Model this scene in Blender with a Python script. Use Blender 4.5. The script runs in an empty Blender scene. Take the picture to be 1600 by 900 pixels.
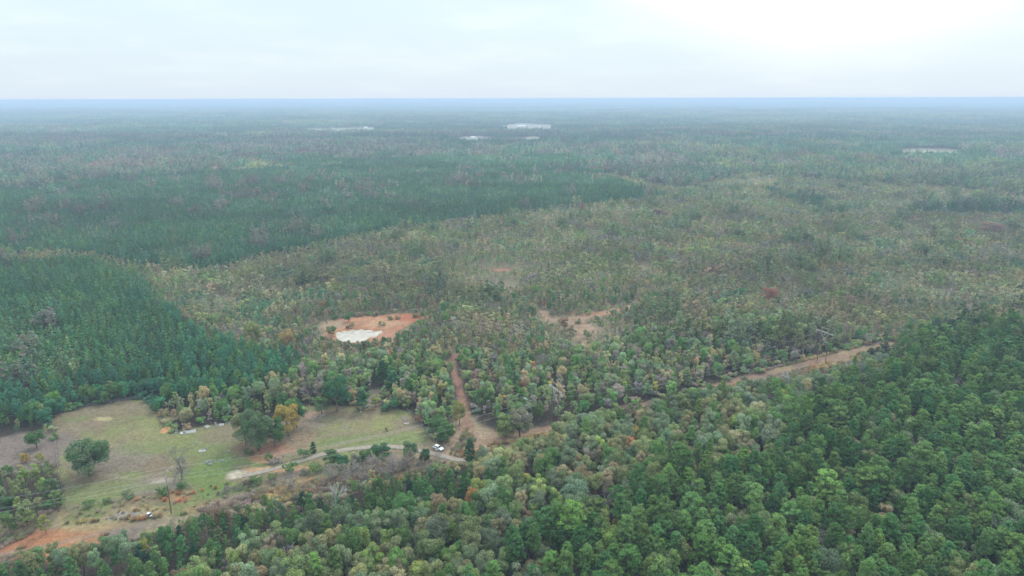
import bpy, math, random
import numpy as np
from mathutils import Matrix, Vector

# ------------------------------------------------------------------ camera, sky, sun, exposure
CAM_H = 120.0
F = 1066.0
PITCH = math.atan(296.0 / F)
ROLL = 0.0024
sc = bpy.context.scene
C = sc.collection

cam = bpy.data.cameras.new("camera")
cam.sensor_width = 36.0
cam.lens = 36.0 * F / 1600.0
cam.clip_start = 1.0
cam.clip_end = 200000.0
camo = bpy.data.objects.new("camera", cam)
C.objects.link(camo)
MC = Matrix.Translation((0, 0, CAM_H)) @ Matrix.Rotation(math.pi / 2 - PITCH, 4, 'X') @ Matrix.Rotation(-ROLL, 4, 'Z')
camo.matrix_world = MC
sc.camera = camo

SUN_AZ = math.radians(24)      # to the right of straight ahead
SUN_EL = math.radians(48)
world = bpy.data.worlds.new("World")
sc.world = world
world.use_nodes = True
def build_world():
    nt = world.node_tree; N = nt.nodes; L = nt.links; N.clear()
    out = N.new('ShaderNodeOutputWorld'); bg = N.new('ShaderNodeBackground')
    bg.inputs['Strength'].default_value = 0.1
    sky = N.new('ShaderNodeTexSky'); sky.sky_type = 'NISHITA'; sky.sun_disc = False
    sky.sun_elevation = SUN_EL; sky.sun_rotation = SUN_AZ
    sky.air_density = 1.0; sky.dust_density = 2.0
    tc = N.new('ShaderNodeTexCoord')
    sep = N.new('ShaderNodeSeparateXYZ'); L.new(tc.outputs['Generated'], sep.inputs[0])
    # overcast deck: project direction on a plane overhead so the cloud flattens to the horizon
    zz = N.new('ShaderNodeMath'); zz.operation = 'ADD'; zz.inputs[1].default_value = 0.12
    L.new(sep.outputs['Z'], zz.inputs[0])
    zm = N.new('ShaderNodeMath'); zm.operation = 'MAXIMUM'; zm.inputs[1].default_value = 0.05
    L.new(zz.outputs[0], zm.inputs[0])
    dv = N.new('ShaderNodeVectorMath'); dv.operation = 'DIVIDE'
    cz = N.new('ShaderNodeCombineXYZ')
    for i in range(3): L.new(zm.outputs[0], cz.inputs[i])
    L.new(tc.outputs['Generated'], dv.inputs[0]); L.new(cz.outputs[0], dv.inputs[1])
    nz = N.new('ShaderNodeTexNoise'); nz.inputs['Scale'].default_value = 1.1
    nz.inputs['Detail'].default_value = 5.0; nz.inputs['Roughness'].default_value = 0.5
    L.new(dv.outputs[0], nz.inputs['Vector'])
    cr = N.new('ShaderNodeValToRGB')
    e = cr.color_ramp.elements
    e[0].position = 0.30; e[0].color = (8.1, 9.7, 10.3, 1)
    e[1].position = 0.68; e[1].color = (9.1, 10.5, 10.8, 1)
    m = e.new(0.52); m.color = (8.4, 9.95, 10.5, 1)
    L.new(nz.outputs['Fac'], cr.inputs[0])
    # lavender towards the horizon
    hz = N.new('ShaderNodeMapRange'); hz.inputs['From Min'].default_value = 0.0; hz.inputs['From Max'].default_value = 0.10
    hz.inputs['To Min'].default_value = 0.62; hz.inputs['To Max'].default_value = 0.0
    L.new(sep.outputs['Z'], hz.inputs['Value'])
    mh = N.new('ShaderNodeMix'); mh.data_type = 'RGBA'
    L.new(hz.outputs[0], mh.inputs['Factor']); L.new(cr.outputs[0], mh.inputs['A']); mh.inputs['B'].default_value = (7.8, 8.6, 10.0, 1)
    # thin cloud glows round the hidden sun
    GE = math.radians(30); sd = Vector((math.sin(SUN_AZ) * math.cos(GE), math.cos(SUN_AZ) * math.cos(GE), math.sin(GE)))
    dt = N.new('ShaderNodeVectorMath'); dt.operation = 'DOT_PRODUCT'; dt.inputs[1].default_value = sd
    nrm = N.new('ShaderNodeVectorMath'); nrm.operation = 'NORMALIZE'; L.new(tc.outputs['Generated'], nrm.inputs[0])
    L.new(nrm.outputs[0], dt.inputs[0])
    gm = N.new('ShaderNodeMapRange'); gm.interpolation_type = 'SMOOTHSTEP'
    gm.inputs['From Min'].default_value = 0.868; gm.inputs['From Max'].default_value = 0.96
    gm.inputs['To Min'].default_value = 0.0; gm.inputs['To Max'].default_value = 1.0
    L.new(dt.outputs['Value'], gm.inputs['Value'])
    ml = N.new('ShaderNodeMix'); ml.data_type = 'RGBA'
    L.new(gm.outputs[0], ml.inputs['Factor']); L.new(mh.outputs['Result'], ml.inputs['A']); ml.inputs['B'].default_value = (15.5, 15.0, 14.2, 1)
    mx = N.new('ShaderNodeMix'); mx.data_type = 'RGBA'; mx.inputs['Factor'].default_value = 0.92
    L.new(sky.outputs[0], mx.inputs['A']); L.new(ml.outputs['Result'], mx.inputs['B'])
    # an overcast sky is far brighter overhead than at the horizon
    zb = N.new('ShaderNodeMapRange'); zb.interpolation_type = 'SMOOTHSTEP'
    zb.inputs['From Min'].default_value = 0.16; zb.inputs['From Max'].default_value = 0.75
    zb.inputs['To Min'].default_value = 1.0; zb.inputs['To Max'].default_value = ZENITH
    L.new(sep.outputs['Z'], zb.inputs['Value'])
    vs = N.new('ShaderNodeVectorMath'); vs.operation = 'SCALE'
    L.new(mx.outputs['Result'], vs.inputs[0]); L.new(zb.outputs[0], vs.inputs['Scale'])
    L.new(vs.outputs[0], bg.inputs['Color']); L.new(bg.outputs[0], out.inputs['Surface'])
ZENITH = 2.6
build_world()

sun = bpy.data.lights.new("sun", 'SUN'); sun.energy = 2.4; sun.angle = math.radians(14); sun.color = (1.0, 0.96, 0.9)
suno = bpy.data.objects.new("sun", sun); C.objects.link(suno)
suno.rotation_euler = Vector((-math.sin(SUN_AZ) * math.cos(SUN_EL), -math.cos(SUN_AZ) * math.cos(SUN_EL), -math.sin(SUN_EL))).to_track_quat('-Z', 'Y').to_euler()

sc.view_settings.view_transform = 'Standard'
sc.view_settings.look = 'None'
sc.view_settings.gamma = 1.0
sc.view_settings.exposure = 0.0
sc.view_settings.use_curve_mapping = False
cy = sc.cycles
cy.max_bounces = 5; cy.diffuse_bounces = 3; cy.glossy_bounces = 2; cy.transmission_bounces = 3
cy.volume_bounces = 1; cy.transparent_max_bounces = 4
cy.use_denoising = True
cy.caustics_reflective = False; cy.caustics_refractive = False
HAZE_DENSITY = 2.25e-4
HAZE_COLOR = (0.485, 0.605, 0.795, 1)

rng = np.random.default_rng(7)
random.seed(7)

# ------------------------------------------------------------------ terrain and pixel -> ground
def _hash(ix, iy, s):
    n = (ix * 374761393 + iy * 668265263 + s * 982451653) & 0xFFFFFFFF
    n = ((n ^ (n >> 13)) * 1274126177) & 0xFFFFFFFF
    return ((n ^ (n >> 16)) & 0xFFFF) / 65535.0
def vnoise(x, y, s=0):
    x = np.asarray(x, float); y = np.asarray(y, float)
    ix = np.floor(x).astype(np.int64); iy = np.floor(y).astype(np.int64)
    fx = x - ix; fy = y - iy
    fx = fx * fx * (3 - 2 * fx); fy = fy * fy * (3 - 2 * fy)
    a = _hash(ix, iy, s); b = _hash(ix + 1, iy, s); c = _hash(ix, iy + 1, s); d = _hash(ix + 1, iy + 1, s)
    return (a * (1 - fx) + b * fx) * (1 - fy) + (c * (1 - fx) + d * fx) * fy
def fbm(x, y, s=0, o=4):
    t = 0; a = 0.5; n = 0
    for k in range(o):
        t = t + a * vnoise(x, y, s + k * 17); n += a; a *= 0.5; x = x * 2.03 + 11.3; y = y * 2.03 + 5.7
    return t / n
def sstep(a, b, v):
    t = np.clip((v - a) / (b - a), 0, 1); return t * t * (3 - 2 * t)
def terrain(x, y):
    x = np.asarray(x, float); y = np.asarray(y, float)
    r = np.hypot(x, y)
    a = sstep(650, 3500, r)
    b = sstep(3000, 14000, r)
    h = a * 22 * (fbm(x / 900, y / 520, 3, 3) - 0.5) + b * 64 * (fbm(x / 4200, y / 2400, 9, 3) - 0.42)
    return h
R3 = MC.to_3x3()
R3n = np.array(R3)
def ray(px, py):
    d = R3 @ Vector((px - 800, 450 - py, -F)); return d
def G(px, py, z=0.0):
    d = ray(px, py); zz = z
    for _ in range(6):
        t = (zz - CAM_H) / d.z
        x, y = d.x * t, d.y * t
        zz = z + float(terrain(x, y))
    return x, y
def GP(pts, z=0.0): return np.array([G(p[0], p[1], p[2] if len(p) > 2 else z) for p in pts])
def project(x, y, z):
    v = np.stack([np.asarray(x, float), np.asarray(y, float), np.asarray(z, float) - CAM_H], -1) @ R3n
    return 800 + F * v[..., 0] / -v[..., 2], 450 - F * v[..., 1] / -v[..., 2]
def inpoly(x, y, P):
    x = np.asarray(x, float); y = np.asarray(y, float)
    r = np.zeros(x.shape, bool); n = len(P); j = n - 1
    for i in range(n):
        xi, yi = P[i]; xj, yj = P[j]
        if yi != yj:
            r ^= ((yi > y) != (yj > y)) & (x < (xj - xi) * (y - yi) / (yj - yi) + xi)
        j = i
    return r
def distline(x, y, P, closed=False):
    x = np.asarray(x, float); y = np.asarray(y, float)
    d = np.full(x.shape, 1e9); n = len(P)
    for i in range(n if closed else n - 1):
        ax, ay = P[i]; bx, by = P[(i + 1) % n]
        vx, vy = bx - ax, by - ay; l = vx * vx + vy * vy + 1e-9
        t = np.clip(((x - ax) * vx + (y - ay) * vy) / l, 0, 1)
        d = np.minimum(d, np.hypot(x - ax - t * vx, y - ay - t * vy))
    return d

# ------------------------------------------------------------------ map of the land (traced on the ground)
P_FIELD = GP([(80,649),(150,634),(226,623),(240,641),(252,660),(266,676),(300,669),(340,661),(378,656),(440,655),(470,648),(478,632),(505,636),(560,634),(568,640),(600,637),(638,641),(655,663),(680,695),(712,706),(735,722),(700,730),(600,735),(500,750),(420,765),(330,790),(300,802),(104,818),(96,770),(85,700)])
P_CORR = GP([(-60,836),(0,818),(100,794),(300,765),(520,728),(690,706),(710,700),(728,668),(745,690),(800,680),(865,662),(960,640),(1050,618),(1150,590),(1270,558),(1385,532),(1410,539),(1300,574),(1200,598),(1080,629),(960,655),(900,674),(850,690),(800,706),(745,724),(560,766),(440,796),(330,820),(200,848),(0,886),(-60,900)])
P_JUNC = GP([(712,644),(722,640),(742,650),(752,664),(790,676),(840,666),(862,672),(810,698),(755,722),(700,724),(692,702),(704,676)])
P_LEFT = GP([(-40,700),(20,678),(52,676),(86,690),(90,722),(60,735),(0,745),(-40,750)])
P_POND = GP([(502,512),(510,505),(530,499),(565,494),(620,490),(660,490),(657,496),(640,505),(622,520),(598,533),(555,538),(514,529)])
P_WATER = GP([(524,522),(527,518),(533,519),(537,516),(544,517),(550,514),(556,516),(565,514),(570,516),(580,515),(586,518),(595,516),(599,519),(592,522),(588,526),(578,527),(568,533),(545,535),(532,534),(526,528)])
P_CLR = GP([(843,485),(853,485),(864,497),(895,495),(930,489),(975,477),(1006,470),(1006,474),(980,484),(940,494),(918,500),(922,508),(938,514),(934,520),(922,524),(918,534),(908,538),(900,524),(892,511),(880,505),(862,505),(848,499)])
P_SMALL = GP([(764,420),(795,418),(801,422),(790,425),(775,424)])
P_NOTCH = GP([(575,612),(592,606),(600,618),(592,634),(572,640),(565,634)])
TRACK_N = GP([(742,722),(733,690),(729,660),(724,632),(719,606),(709,582),(705,568),(711,556),(724,548)])
TRACK_E = GP([(735,700),(770,686),(830,674),(880,662),(960,642),(1050,622),(1150,595),(1230,577),(1290,561),(1350,546),(1410,530)])
ROAD = GP([(372,746),(410,737),(445,729),(480,717),(515,707),(550,701),(600,697),(635,700),(668,707),(700,716),(728,722),(745,715)])
TRACK_W = GP([(700,716),(560,762),(420,792),(300,806),(190,826),(60,855),(-60,880)])
P_PLANT_A = GP([(-200,402),(60,402),(150,400),(215,424),(252,460),(298,500),(330,520),(400,535),(470,552),(520,580),(440,600),(300,605),(235,615),(226,618),(80,640),(0,655),(-200,690)], 8)
P_PLANT_B = GP([(-50,345),(60,305),(170,282),(300,270),(420,259),(600,251),(740,246),(840,258),(960,275),(1045,300),(900,312),(740,332),(600,350),(520,366),(400,388),(320,408),(215,400),(150,385),(60,380),(-50,390)], 10)
P_PINE_E = GP([(1900,480),(1560,500),(1450,512),(1400,560),(1290,625),(1180,690),(1000,740),(880,770),(800,830),(720,960),(1900,1200)], 14)
P_PINE_S = GP([(180,860),(260,812),(420,775),(520,750),(620,735),(735,725),(790,735),(740,762),(600,790),(500,800),(420,830),(300,880),(100,960),(-200,960),(-200,900)], 10)
P_MIX_N = GP([(245,655),(300,615),(420,590),(520,560),(560,545),(660,540),(800,545),(950,520),(1080,510),(1250,505),(1390,515),(1280,550),(960,630),(860,665),(745,690),(650,690),(600,640),(400,655),(270,680)], 6)
P_LEFTEDGE = GP([(-200,650),(60,650),(85,700),(105,820),(0,850),(-200,900)], 4)
P_MAUVE = GP([(-100,300),(60,290),(170,276),(420,255),(600,247),(740,243),(850,254),(960,268),(1060,292),(1150,275),(1100,245),(900,226),(500,222),(200,235),(-100,250)], 8)
FAR_FIELDS = [GP(p, 2) for p in (
    [(452,199),(520,198),(592,197),(592,207),(540,210),(470,208)],
    [(766,197),(810,192),(868,195),(866,207),(790,207)],
    [(704,215),(745,212),(785,215),(780,223),(710,223)],
    [(796,214),(842,213),(842,225),(800,226)],
    [(1378,234),(1430,231),(1516,232),(1512,246),(1420,247)],
    [(-20,193),(60,190),(135,193),(130,200),(-20,200)],
    [(325,212),(390,210),(392,216),(330,218)],
    [(450,168),(487,168),(486,170.5),(455,170.5)],
    [(840,183),(880,181),(960,182),(958,187),(850,187)])]

OPEN, PA, PB, PE, PS, MN, LE, MS, CC, MV, FP, FH = range(12)
def is_open(x, y):
    x = np.asarray(x, float); y = np.asarray(y, float)
    wx = x + 4 * (vnoise(x / 7, y / 7, 31) - 0.5); wy = y + 4 * (vnoise(x / 7, y / 7, 32) - 0.5)
    o = inpoly(x + .4 * (wx - x), y + .4 * (wy - y), P_FIELD)
    for P in (P_CORR, P_JUNC, P_LEFT, P_POND, P_CLR, P_SMALL, P_NOTCH): o |= inpoly(wx, wy, P)
    o |= distline(wx, wy, TRACK_N) < 2.3
    r = np.hypot(x, y)
    if np.any(r > 1200):
        for P in FAR_FIELDS: o |= inpoly(x, y, P)
    return o
def zone(x, y):
    x = np.asarray(x, float); y = np.asarray(y, float)
    r = np.hypot(x, y)
    wx = x + 26 * (fbm(x / 40, y / 40, 41, 2) - 0.5); wy = y + 26 * (fbm(x / 40, y / 40, 42, 2) - 0.5)
    z = np.full(x.shape, CC)
    n1 = fbm(x / 420 + 3, y / 260, 51, 3)
    rb = 1020 + 700 * (fbm(x / 240 + 9, y / 150, 52, 3) - 0.5) - 0.22 * np.clip(-x, 0, 900)
    far = (r > rb) & ~inpoly(wx, wy, P_PLANT_B)
    z[far & (n1 > 0.50)] = FP; z[far & (n1 <= 0.50)] = FH
    z[inpoly(wx, wy, P_MAUVE) & (n1 < 0.6)] = MV
    z[(r <= 1000) & (r > 760) & (x > 330) & (fbm(x / 120, y / 80, 53, 2) > .60)] = FP
    z[inpoly(x, y, P_PLANT_B)] = PB
    z[inpoly(x, y, P_PLANT_A)] = PA
    # everything this side of the power line
    cx = P_CORR[9:17]
    yl = np.interp(x, TRACK_E[:, 0], TRACK_E[:, 1])
    ylw = np.interp(x, TRACK_W[::-1, 0], TRACK_W[::-1, 1])
    south = ((x >= TRACK_E[0, 0]) & (y < yl)) | ((x < TRACK_E[0, 0]) & (y < ylw))
    z[inpoly(wx, wy, P_MIX_N)] = MN
    z[inpoly(x, y, P_LEFTEDGE)] = LE
    z[south] = MS
    z[inpoly(wx, wy, P_PINE_E) & (south | (x > TRACK_E[-1, 0]))] = PE
    z[inpoly(x, y, P_PINE_S) & south] = PS
    z[is_open(x, y)] = OPEN
    return z

# ------------------------------------------------------------------ materials
def mat(name, col=None, rough=0.8, metal=0.0, build=None):
    m = bpy.data.materials.new(name); m.use_nodes = True
    b = m.node_tree.nodes['Principled BSDF']
    b.inputs['Roughness'].default_value = rough; b.inputs['Metallic'].default_value = metal
    if 'Specular IOR Level' in b.inputs and rough > 0.6: b.inputs['Specular IOR Level'].default_value = 0.2
    if col: b.inputs['Base Color'].default_value = (*col, 1)
    if build: build(m.node_tree.nodes, m.node_tree.links, b)
    return m
def noisy(name, c0, c1, scale, rough=0.85, detail=4, bump=0.0, stretch=None, metal=0.0):
    def bf(N, L, b):
        tc = N.new('ShaderNodeTexCoord'); v = tc.outputs['Object']
        if stretch:
            mp = N.new('ShaderNodeMapping'); mp.inputs['Scale'].default_value = stretch
            L.new(v, mp.inputs['Vector']); v = mp.outputs[0]
        n = N.new('ShaderNodeTexNoise'); n.inputs['Scale'].default_value = scale; n.inputs['Detail'].default_value = detail
        L.new(v, n.inputs['Vector'])
        r = N.new('ShaderNodeValToRGB'); r.color_ramp.elements[0].position = 0.32; r.color_ramp.elements[1].position = 0.68
        r.color_ramp.elements[0].color = (*c0, 1); r.color_ramp.elements[1].color = (*c1, 1)
        L.new(n.outputs['Fac'], r.inputs[0]); L.new(r.outputs[0], b.inputs['Base Color'])
        if bump:
            bu = N.new('ShaderNodeBump'); bu.inputs['Strength'].default_value = bump; bu.inputs['Distance'].default_value = 0.05
            L.new(n.outputs['Fac'], bu.inputs['Height']); L.new(bu.outputs[0], b.inputs['Normal'])
    return mat(name, None, rough, metal, bf)

def foliage_mat():
    m = bpy.data.materials.new("foliage"); m.use_nodes = True
    N = m.node_tree.nodes; L = m.node_tree.links; N.clear()
    out = N.new('ShaderNodeOutputMaterial')
    def att(n, t):
        a = N.new('ShaderNodeAttribute'); a.attribute_name = n; a.attribute_type = t; return a
    a = att('tint_a', 'INSTANCER'); b = att('tint_b', 'INSTANCER'); v = att('var', 'GEOMETRY')
    mx = N.new('ShaderNodeMix'); mx.data_type = 'RGBA'
    L.new(v.outputs['Fac'], mx.inputs['Factor']); L.new(a.outputs['Color'], mx.inputs['A']); L.new(b.outputs['Color'], mx.inputs['B'])
    # leaf-to-leaf value change, fixed to the leaf
    lv = att('lum', 'GEOMETRY')
    sc_ = N.new('ShaderNodeMix'); sc_.data_type = 'RGBA'; sc_.blend_type = 'MULTIPLY'; sc_.inputs['Factor'].default_value = 1.0
    L.new(mx.outputs['Result'], sc_.inputs['A'])
    cmb = N.new('ShaderNodeCombineColor')
    for i in range(3): L.new(lv.outputs['Fac'], cmb.inputs[i])
    L.new(cmb.outputs[0], sc_.inputs['B'])
    d = N.new('ShaderNodeBsdfDiffuse'); t = N.new('ShaderNodeBsdfTranslucent'); s = N.new('ShaderNodeMixShader')
    s.inputs[0].default_value = 0.28
    L.new(sc_.outputs['Result'], d.inputs['Color']); s.inputs[0].default_value = 0.33; L.new(sc_.outputs['Result'], t.inputs['Color'])
    L.new(d.outputs[0], s.inputs[1]); L.new(t.outputs[0], s.inputs[2]); L.new(s.outputs[0], out.inputs['Surface'])
    return m
M_LEAF = foliage_mat()
M_BARK = noisy("bark", (0.10, 0.075, 0.055), (0.2, 0.16, 0.13), 3.0, 0.9, stretch=(1, 1, 0.2))
M_BARKG = noisy("grey_bark", (0.13, 0.12, 0.11), (0.24, 0.225, 0.21), 3.0, 0.9, stretch=(1, 1, 0.2))
M_DEAD = noisy("dead_wood", (0.27, 0.26, 0.25), (0.45, 0.43, 0.41), 3.0, 0.9, stretch=(1, 1, 0.2))
M_POLE = noisy("weathered_pole", (0.10, 0.06, 0.045), (0.2, 0.14, 0.1), 4.0, 0.85, stretch=(4, 4, 0.3))
M_ARM = noisy("bleached_timber", (0.2, 0.19, 0.165), (0.33, 0.32, 0.28), 4.0, 0.8)
M_WIRE = mat("aluminium_wire", (0.36, 0.36, 0.36), 0.45, 0.3)
M_STEEL = mat("galvanised_steel", (0.35, 0.36, 0.37), 0.5, 0.6)
M_INS = mat("insulator_glaze", (0.42, 0.44, 0.44), 0.25)
M_STONE = noisy("marble", (0.24, 0.235, 0.22), (0.38, 0.37, 0.36), 6.0, 0.6)
M_STONE2 = noisy("granite", (0.16, 0.16, 0.16), (0.28, 0.27, 0.27), 9.0, 0.5)
M_CARW = mat("white_car_paint", (0.8, 0.8, 0.8), 0.22)
M_GLASS = mat("dark_car_glass", (0.015, 0.018, 0.022), 0.08)
M_TYRE = mat("tyre_rubber", (0.02, 0.02, 0.02), 0.8)
M_RIM = mat("wheel_metal", (0.4, 0.4, 0.42), 0.3, 0.8)
M_RED = mat("red_lens", (0.45, 0.02, 0.02), 0.2)
M_LAMP = mat("lamp_lens", (0.75, 0.75, 0.72), 0.1)
M_TRIM = mat("black_trim", (0.03, 0.03, 0.03), 0.6)
M_WHITE = noisy("white_sheet_metal", (0.4, 0.41, 0.42), (0.52, 0.52, 0.52), 2.0, 0.4)
M_SAND = noisy("orange_sand", (0.3, 0.14, 0.065), (0.4, 0.21, 0.1), 1.6, 0.95, bump=0.6)
M_WALL = noisy("painted_boards", (0.55, 0.53, 0.5), (0.7, 0.68, 0.64), 0.4, 0.8)
M_RUST = noisy("rusty_roof", (0.28, 0.2, 0.16), (0.5, 0.46, 0.43), 0.3, 0.6)

def attr(me, name, typ, dom, data):
    a = me.attributes.new(name, typ, dom); a.data.foreach_set('color' if typ == 'FLOAT_COLOR' else ('vector' if typ == 'FLOAT_VECTOR' else 'value'), np.ascontiguousarray(data).ravel()); return a
def raw_mesh(name, V, Fq, mats, mi=None, smooth=False):
    """V n x 3, Fq list of index arrays (all same length n x k) or list of lists"""
    me = bpy.data.meshes.new(name)
    V = np.asarray(V, np.float32)
    me.vertices.add(len(V)); me.vertices.foreach_set('co', V.ravel())
    Fq = [np.asarray(f, np.int32) for f in (Fq if isinstance(Fq, list) else [Fq]) if len(f)]
    nl = sum(f.size for f in Fq); nf = sum(len(f) for f in Fq)
    me.loops.add(nl); me.loops.foreach_set('vertex_index', np.concatenate([f.ravel() for f in Fq]))
    tot = np.concatenate([np.full(len(f), f.shape[1], np.int32) for f in Fq])
    st = np.concatenate([[0], np.cumsum(tot)[:-1]]).astype(np.int32)
    me.polygons.add(nf); me.polygons.foreach_set('loop_start', st); me.polygons.foreach_set('loop_total', tot)
    for m in mats: me.materials.append(m)
    if mi is not None: me.polygons.foreach_set('material_index', np.asarray(mi, np.int32))
    if smooth: me.polygons.foreach_set('use_smooth', np.ones(nf, bool))
    me.update(calc_edges=True); return me

# ------------------------------------------------------------------ geometry builders: tubes and leaves
def tube(pts, radii, sides=5):
    pts = np.asarray(pts, float); n = len(pts); V = []; Fs = []
    for i in range(n):
        d = pts[min(i + 1, n - 1)] - pts[max(i - 1, 0)]; d = d / (np.linalg.norm(d) + 1e-9)
        u = np.cross(d, [0.31, 0.95, 0.1]); u /= np.linalg.norm(u) + 1e-9; w = np.cross(d, u)
        for k in range(sides):
            a = 2 * math.pi * k / sides
            V.append(pts[i] + radii[i] * (math.cos(a) * u + math.sin(a) * w))
    for i in range(n - 1):
        for k in range(sides):
            k2 = (k + 1) % sides
            Fs.append((i * sides + k, i * sides + k2, (i + 1) * sides + k2, (i + 1) * sides + k))
    return np.array(V), np.array(Fs)
class Soup:
    def __init__(s): s.lumk = 1.0; s.V = []; s.F = []; s.var = []; s.lum = []; s.mi = []; s.n = 0
    def add(s, V, Fq, var=0.5, lum=1.0, mi=0):
        s.V.append(V); s.F.append(Fq + s.n); s.n += len(V)
        s.var.append(np.full(len(V), var) if np.isscalar(var) else var); s.lum.append(np.full(len(V), lum) if np.isscalar(lum) else lum)
        s.mi.append(np.full(len(Fq), mi))
    def tube(s, p, r, sides=5, mi=0): V, Fq = tube(p, r, sides); s.add(V, Fq, mi=mi)
    def leaves(s, c, nrm, size, var, rg, asp=1.0, mi=0, lum=None):
        n = len(c)
        t = rg.normal(size=(n, 3)); nn = nrm / (np.linalg.norm(nrm, axis=1, keepdims=True) + 1e-9)
        t -= (t * nn).sum(1, keepdims=True) * nn; t /= np.linalg.norm(t, axis=1, keepdims=True) + 1e-9
        b = np.cross(nn, t); sz = (size * (0.7 + 0.6 * rg.random(n)))[:, None] * 0.5
        V = np.stack([c - t * sz * asp, c + b * sz * .8, c + t * sz * asp, c - b * sz * .8], 1).reshape(-1, 3)
        Fq = np.arange(4 * n).reshape(n, 4)
        lu = (0.72 + 0.56 * rg.random(n)) * s.lumk if lum is None else lum
        s.add(V, Fq, np.repeat(np.clip(var, 0, 1), 4), np.repeat(lu, 4), mi)
    def mesh(s, name, mats):
        me = raw_mesh(name, np.concatenate(s.V), np.concatenate(s.F), mats, np.concatenate(s.mi))
        attr(me, 'var', 'FLOAT', 'POINT', np.concatenate(s.var).astype(np.float32)); attr(me, 'lum', 'FLOAT', 'POINT', np.concatenate(s.lum).astype(np.float32))
        return me
def unit(v): return v / (np.linalg.norm(v, axis=-1, keepdims=True) + 1e-9)

def crown_broad(S, rg, o, H, R, base, n, leaf, lobes=16, v0=None, la=.24, lb=.22):
    """lobed dome of leaf clumps; o = foot, H = height, R = radius, base = height of crown foot"""
    ch = (H - base)
    th = rg.random(lobes) * 2 * math.pi; u = rg.random(lobes) ** 0.8
    cz = base + ch * (0.18 + 0.62 * u)
    rr = R * np.sqrt(np.clip(1 - ((cz - base) / ch - 0.38) ** 2 / 0.5, 0.06, 1)) * (0.4 + 0.42 * rg.random(lobes))
    cx = rr * np.cos(th); cyy = rr * np.sin(th)
    lr = R * (la + lb * rg.random(lobes))
    lv = rg.random(lobes)
    k = rg.choice(lobes, n, p=lr ** 2 / (lr ** 2).sum())
    d = unit(rg.normal(size=(n, 3))); d[:, 2] = np.where((d[:, 2] < -0.2) & (rg.random(n) < 0.6), -d[:, 2], d[:, 2])
    rad = lr[k] * (0.62 + 0.46 * rg.random(n) ** 0.6)
    c = np.stack([cx[k], cyy[k], cz[k]], 1) + d * rad[:, None] * np.array([1, 1, 0.82])
    c[:, 2] = np.maximum(c[:, 2], 0.15)
    nr = unit(d + rg.normal(size=(n, 3)) * 0.55 + np.array([0, 0, .15]))
    var = lv[k] * 0.6 + 0.4 * rg.random(n) if v0 is None else np.clip(v0 + 0.25 * (lv[k] - 0.5) + 0.25 * (rg.random(n) - .5), 0, 1)
    S.leaves(c + o, nr, leaf, var, rg)
def crown_pine(S, rg, o, H, R, base, n, leaf, tufts=70, v0=None, power=0.42, flat=0.7):
    t = rg.random(tufts) ** 0.75
    th = rg.random(tufts) * 2 * math.pi
    prof = (1 - t) ** power * (0.55 + 0.45 * np.clip(t * 4, 0, 1))
    rr = R * prof * (0.4 + 0.62 * rg.random(tufts)) + 0.05 * R
    tc = np.stack([rr * np.cos(th), rr * np.sin(th), base + (H - base) * (t * 0.95)], 1)
    tr = R * (0.13 + 0.13 * rg.random(tufts)) * (1.1 - 0.35 * t)
    tv = rg.random(tufts)
    k = rg.integers(0, tufts, n)
    d = unit(rg.normal(size=(n, 3))); d[:, 2] = np.abs(d[:, 2]) * 0.9 - 0.15
    c = tc[k] + d * (tr[k] * (0.3 + 0.8 * rg.random(n)))[:, None] * np.array([1.1, 1.1, flat])
    nr = unit(d * 0.7 + rg.normal(size=(n, 3)) * 0.45 + np.array([0, 0, 0.3]) + (tc[k] - np.array([0, 0, base + .3 * (H - base)])) / R * .35)
    var = tv[k] * 0.5 + 0.5 * rg.random(n) if v0 is None else np.clip(v0 + 0.2 * (tv[k] - 0.5) + 0.2 * (rg.random(n) - .5), 0, 1)
    S.leaves(c + o, nr, leaf, var, rg, asp=1.25)
def wood(S, rg, o, H, r0, base, R, mi, limbs=6, lean=0.3):
    x, y = rg.normal(size=2) * lean
    top = H * 0.92
    S.tube(np.array([(0, 0, -0.3), (x * .2, y * .2, H * .3), (x * .5, y * .5, H * .6), (x, y, top)]) + o, [r0 * 1.2, r0 * 0.85, r0 * .6, r0 * .12], 6, mi)
    for k in range(limbs):
        t = base / H + (0.9 - base / H) * (k + rg.random()) / max(limbs, 1); a = rg.random() * 6.28
        p = np.array([x * t, y * t, H * t]); l = R * (0.8 - 0.4 * (t - base / H)) * (0.7 + 0.4 * rg.random())
        q = p + np.array([math.cos(a) * l, math.sin(a) * l, l * (0.25 + 0.35 * rg.random())])
        S.tube(np.array([p, (p + q) / 2 + [0, 0, -0.05 * l], q]) + o, [r0 * .4, r0 * .25, r0 * .06], 4, mi)
def branches(S, rg, o, H, r0, spread, depth, mi, first=0.25, fork=4, twig=0.03):
    """bare branching tree"""
    def grow(p, d, L, r, lev):
        q = p + d * L; mid = (p + q) / 2 + rg.normal(size=3) * L * 0.05
        S.tube(np.array([p, mid, q]) + o, [r, r * .8, max(r * .55, twig * .6)], 5 if lev < 2 else 3, mi)
        if lev >= depth: return
        for k in range(fork if lev else fork + 1):
            nd = unit(d + rg.normal(size=3) * spread + np.array([0, 0, 0.22])); s = p + (q - p) * (0.45 + 0.55 * rg.random())
            grow(s, nd, L * (0.55 + 0.25 * rg.random()), max(r * .55, twig), lev + 1)
    grow(np.array([0, 0, -0.2]), unit(np.array([rg.normal() * .05, rg.normal() * .05, 1])), H * first + .2, r0, 0)
    # central leader
    grow(np.array([0, 0, H * first]), unit(np.array([rg.normal() * .1, rg.normal() * .1, 1])), H * 0.38, r0 * .7, 0)

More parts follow.
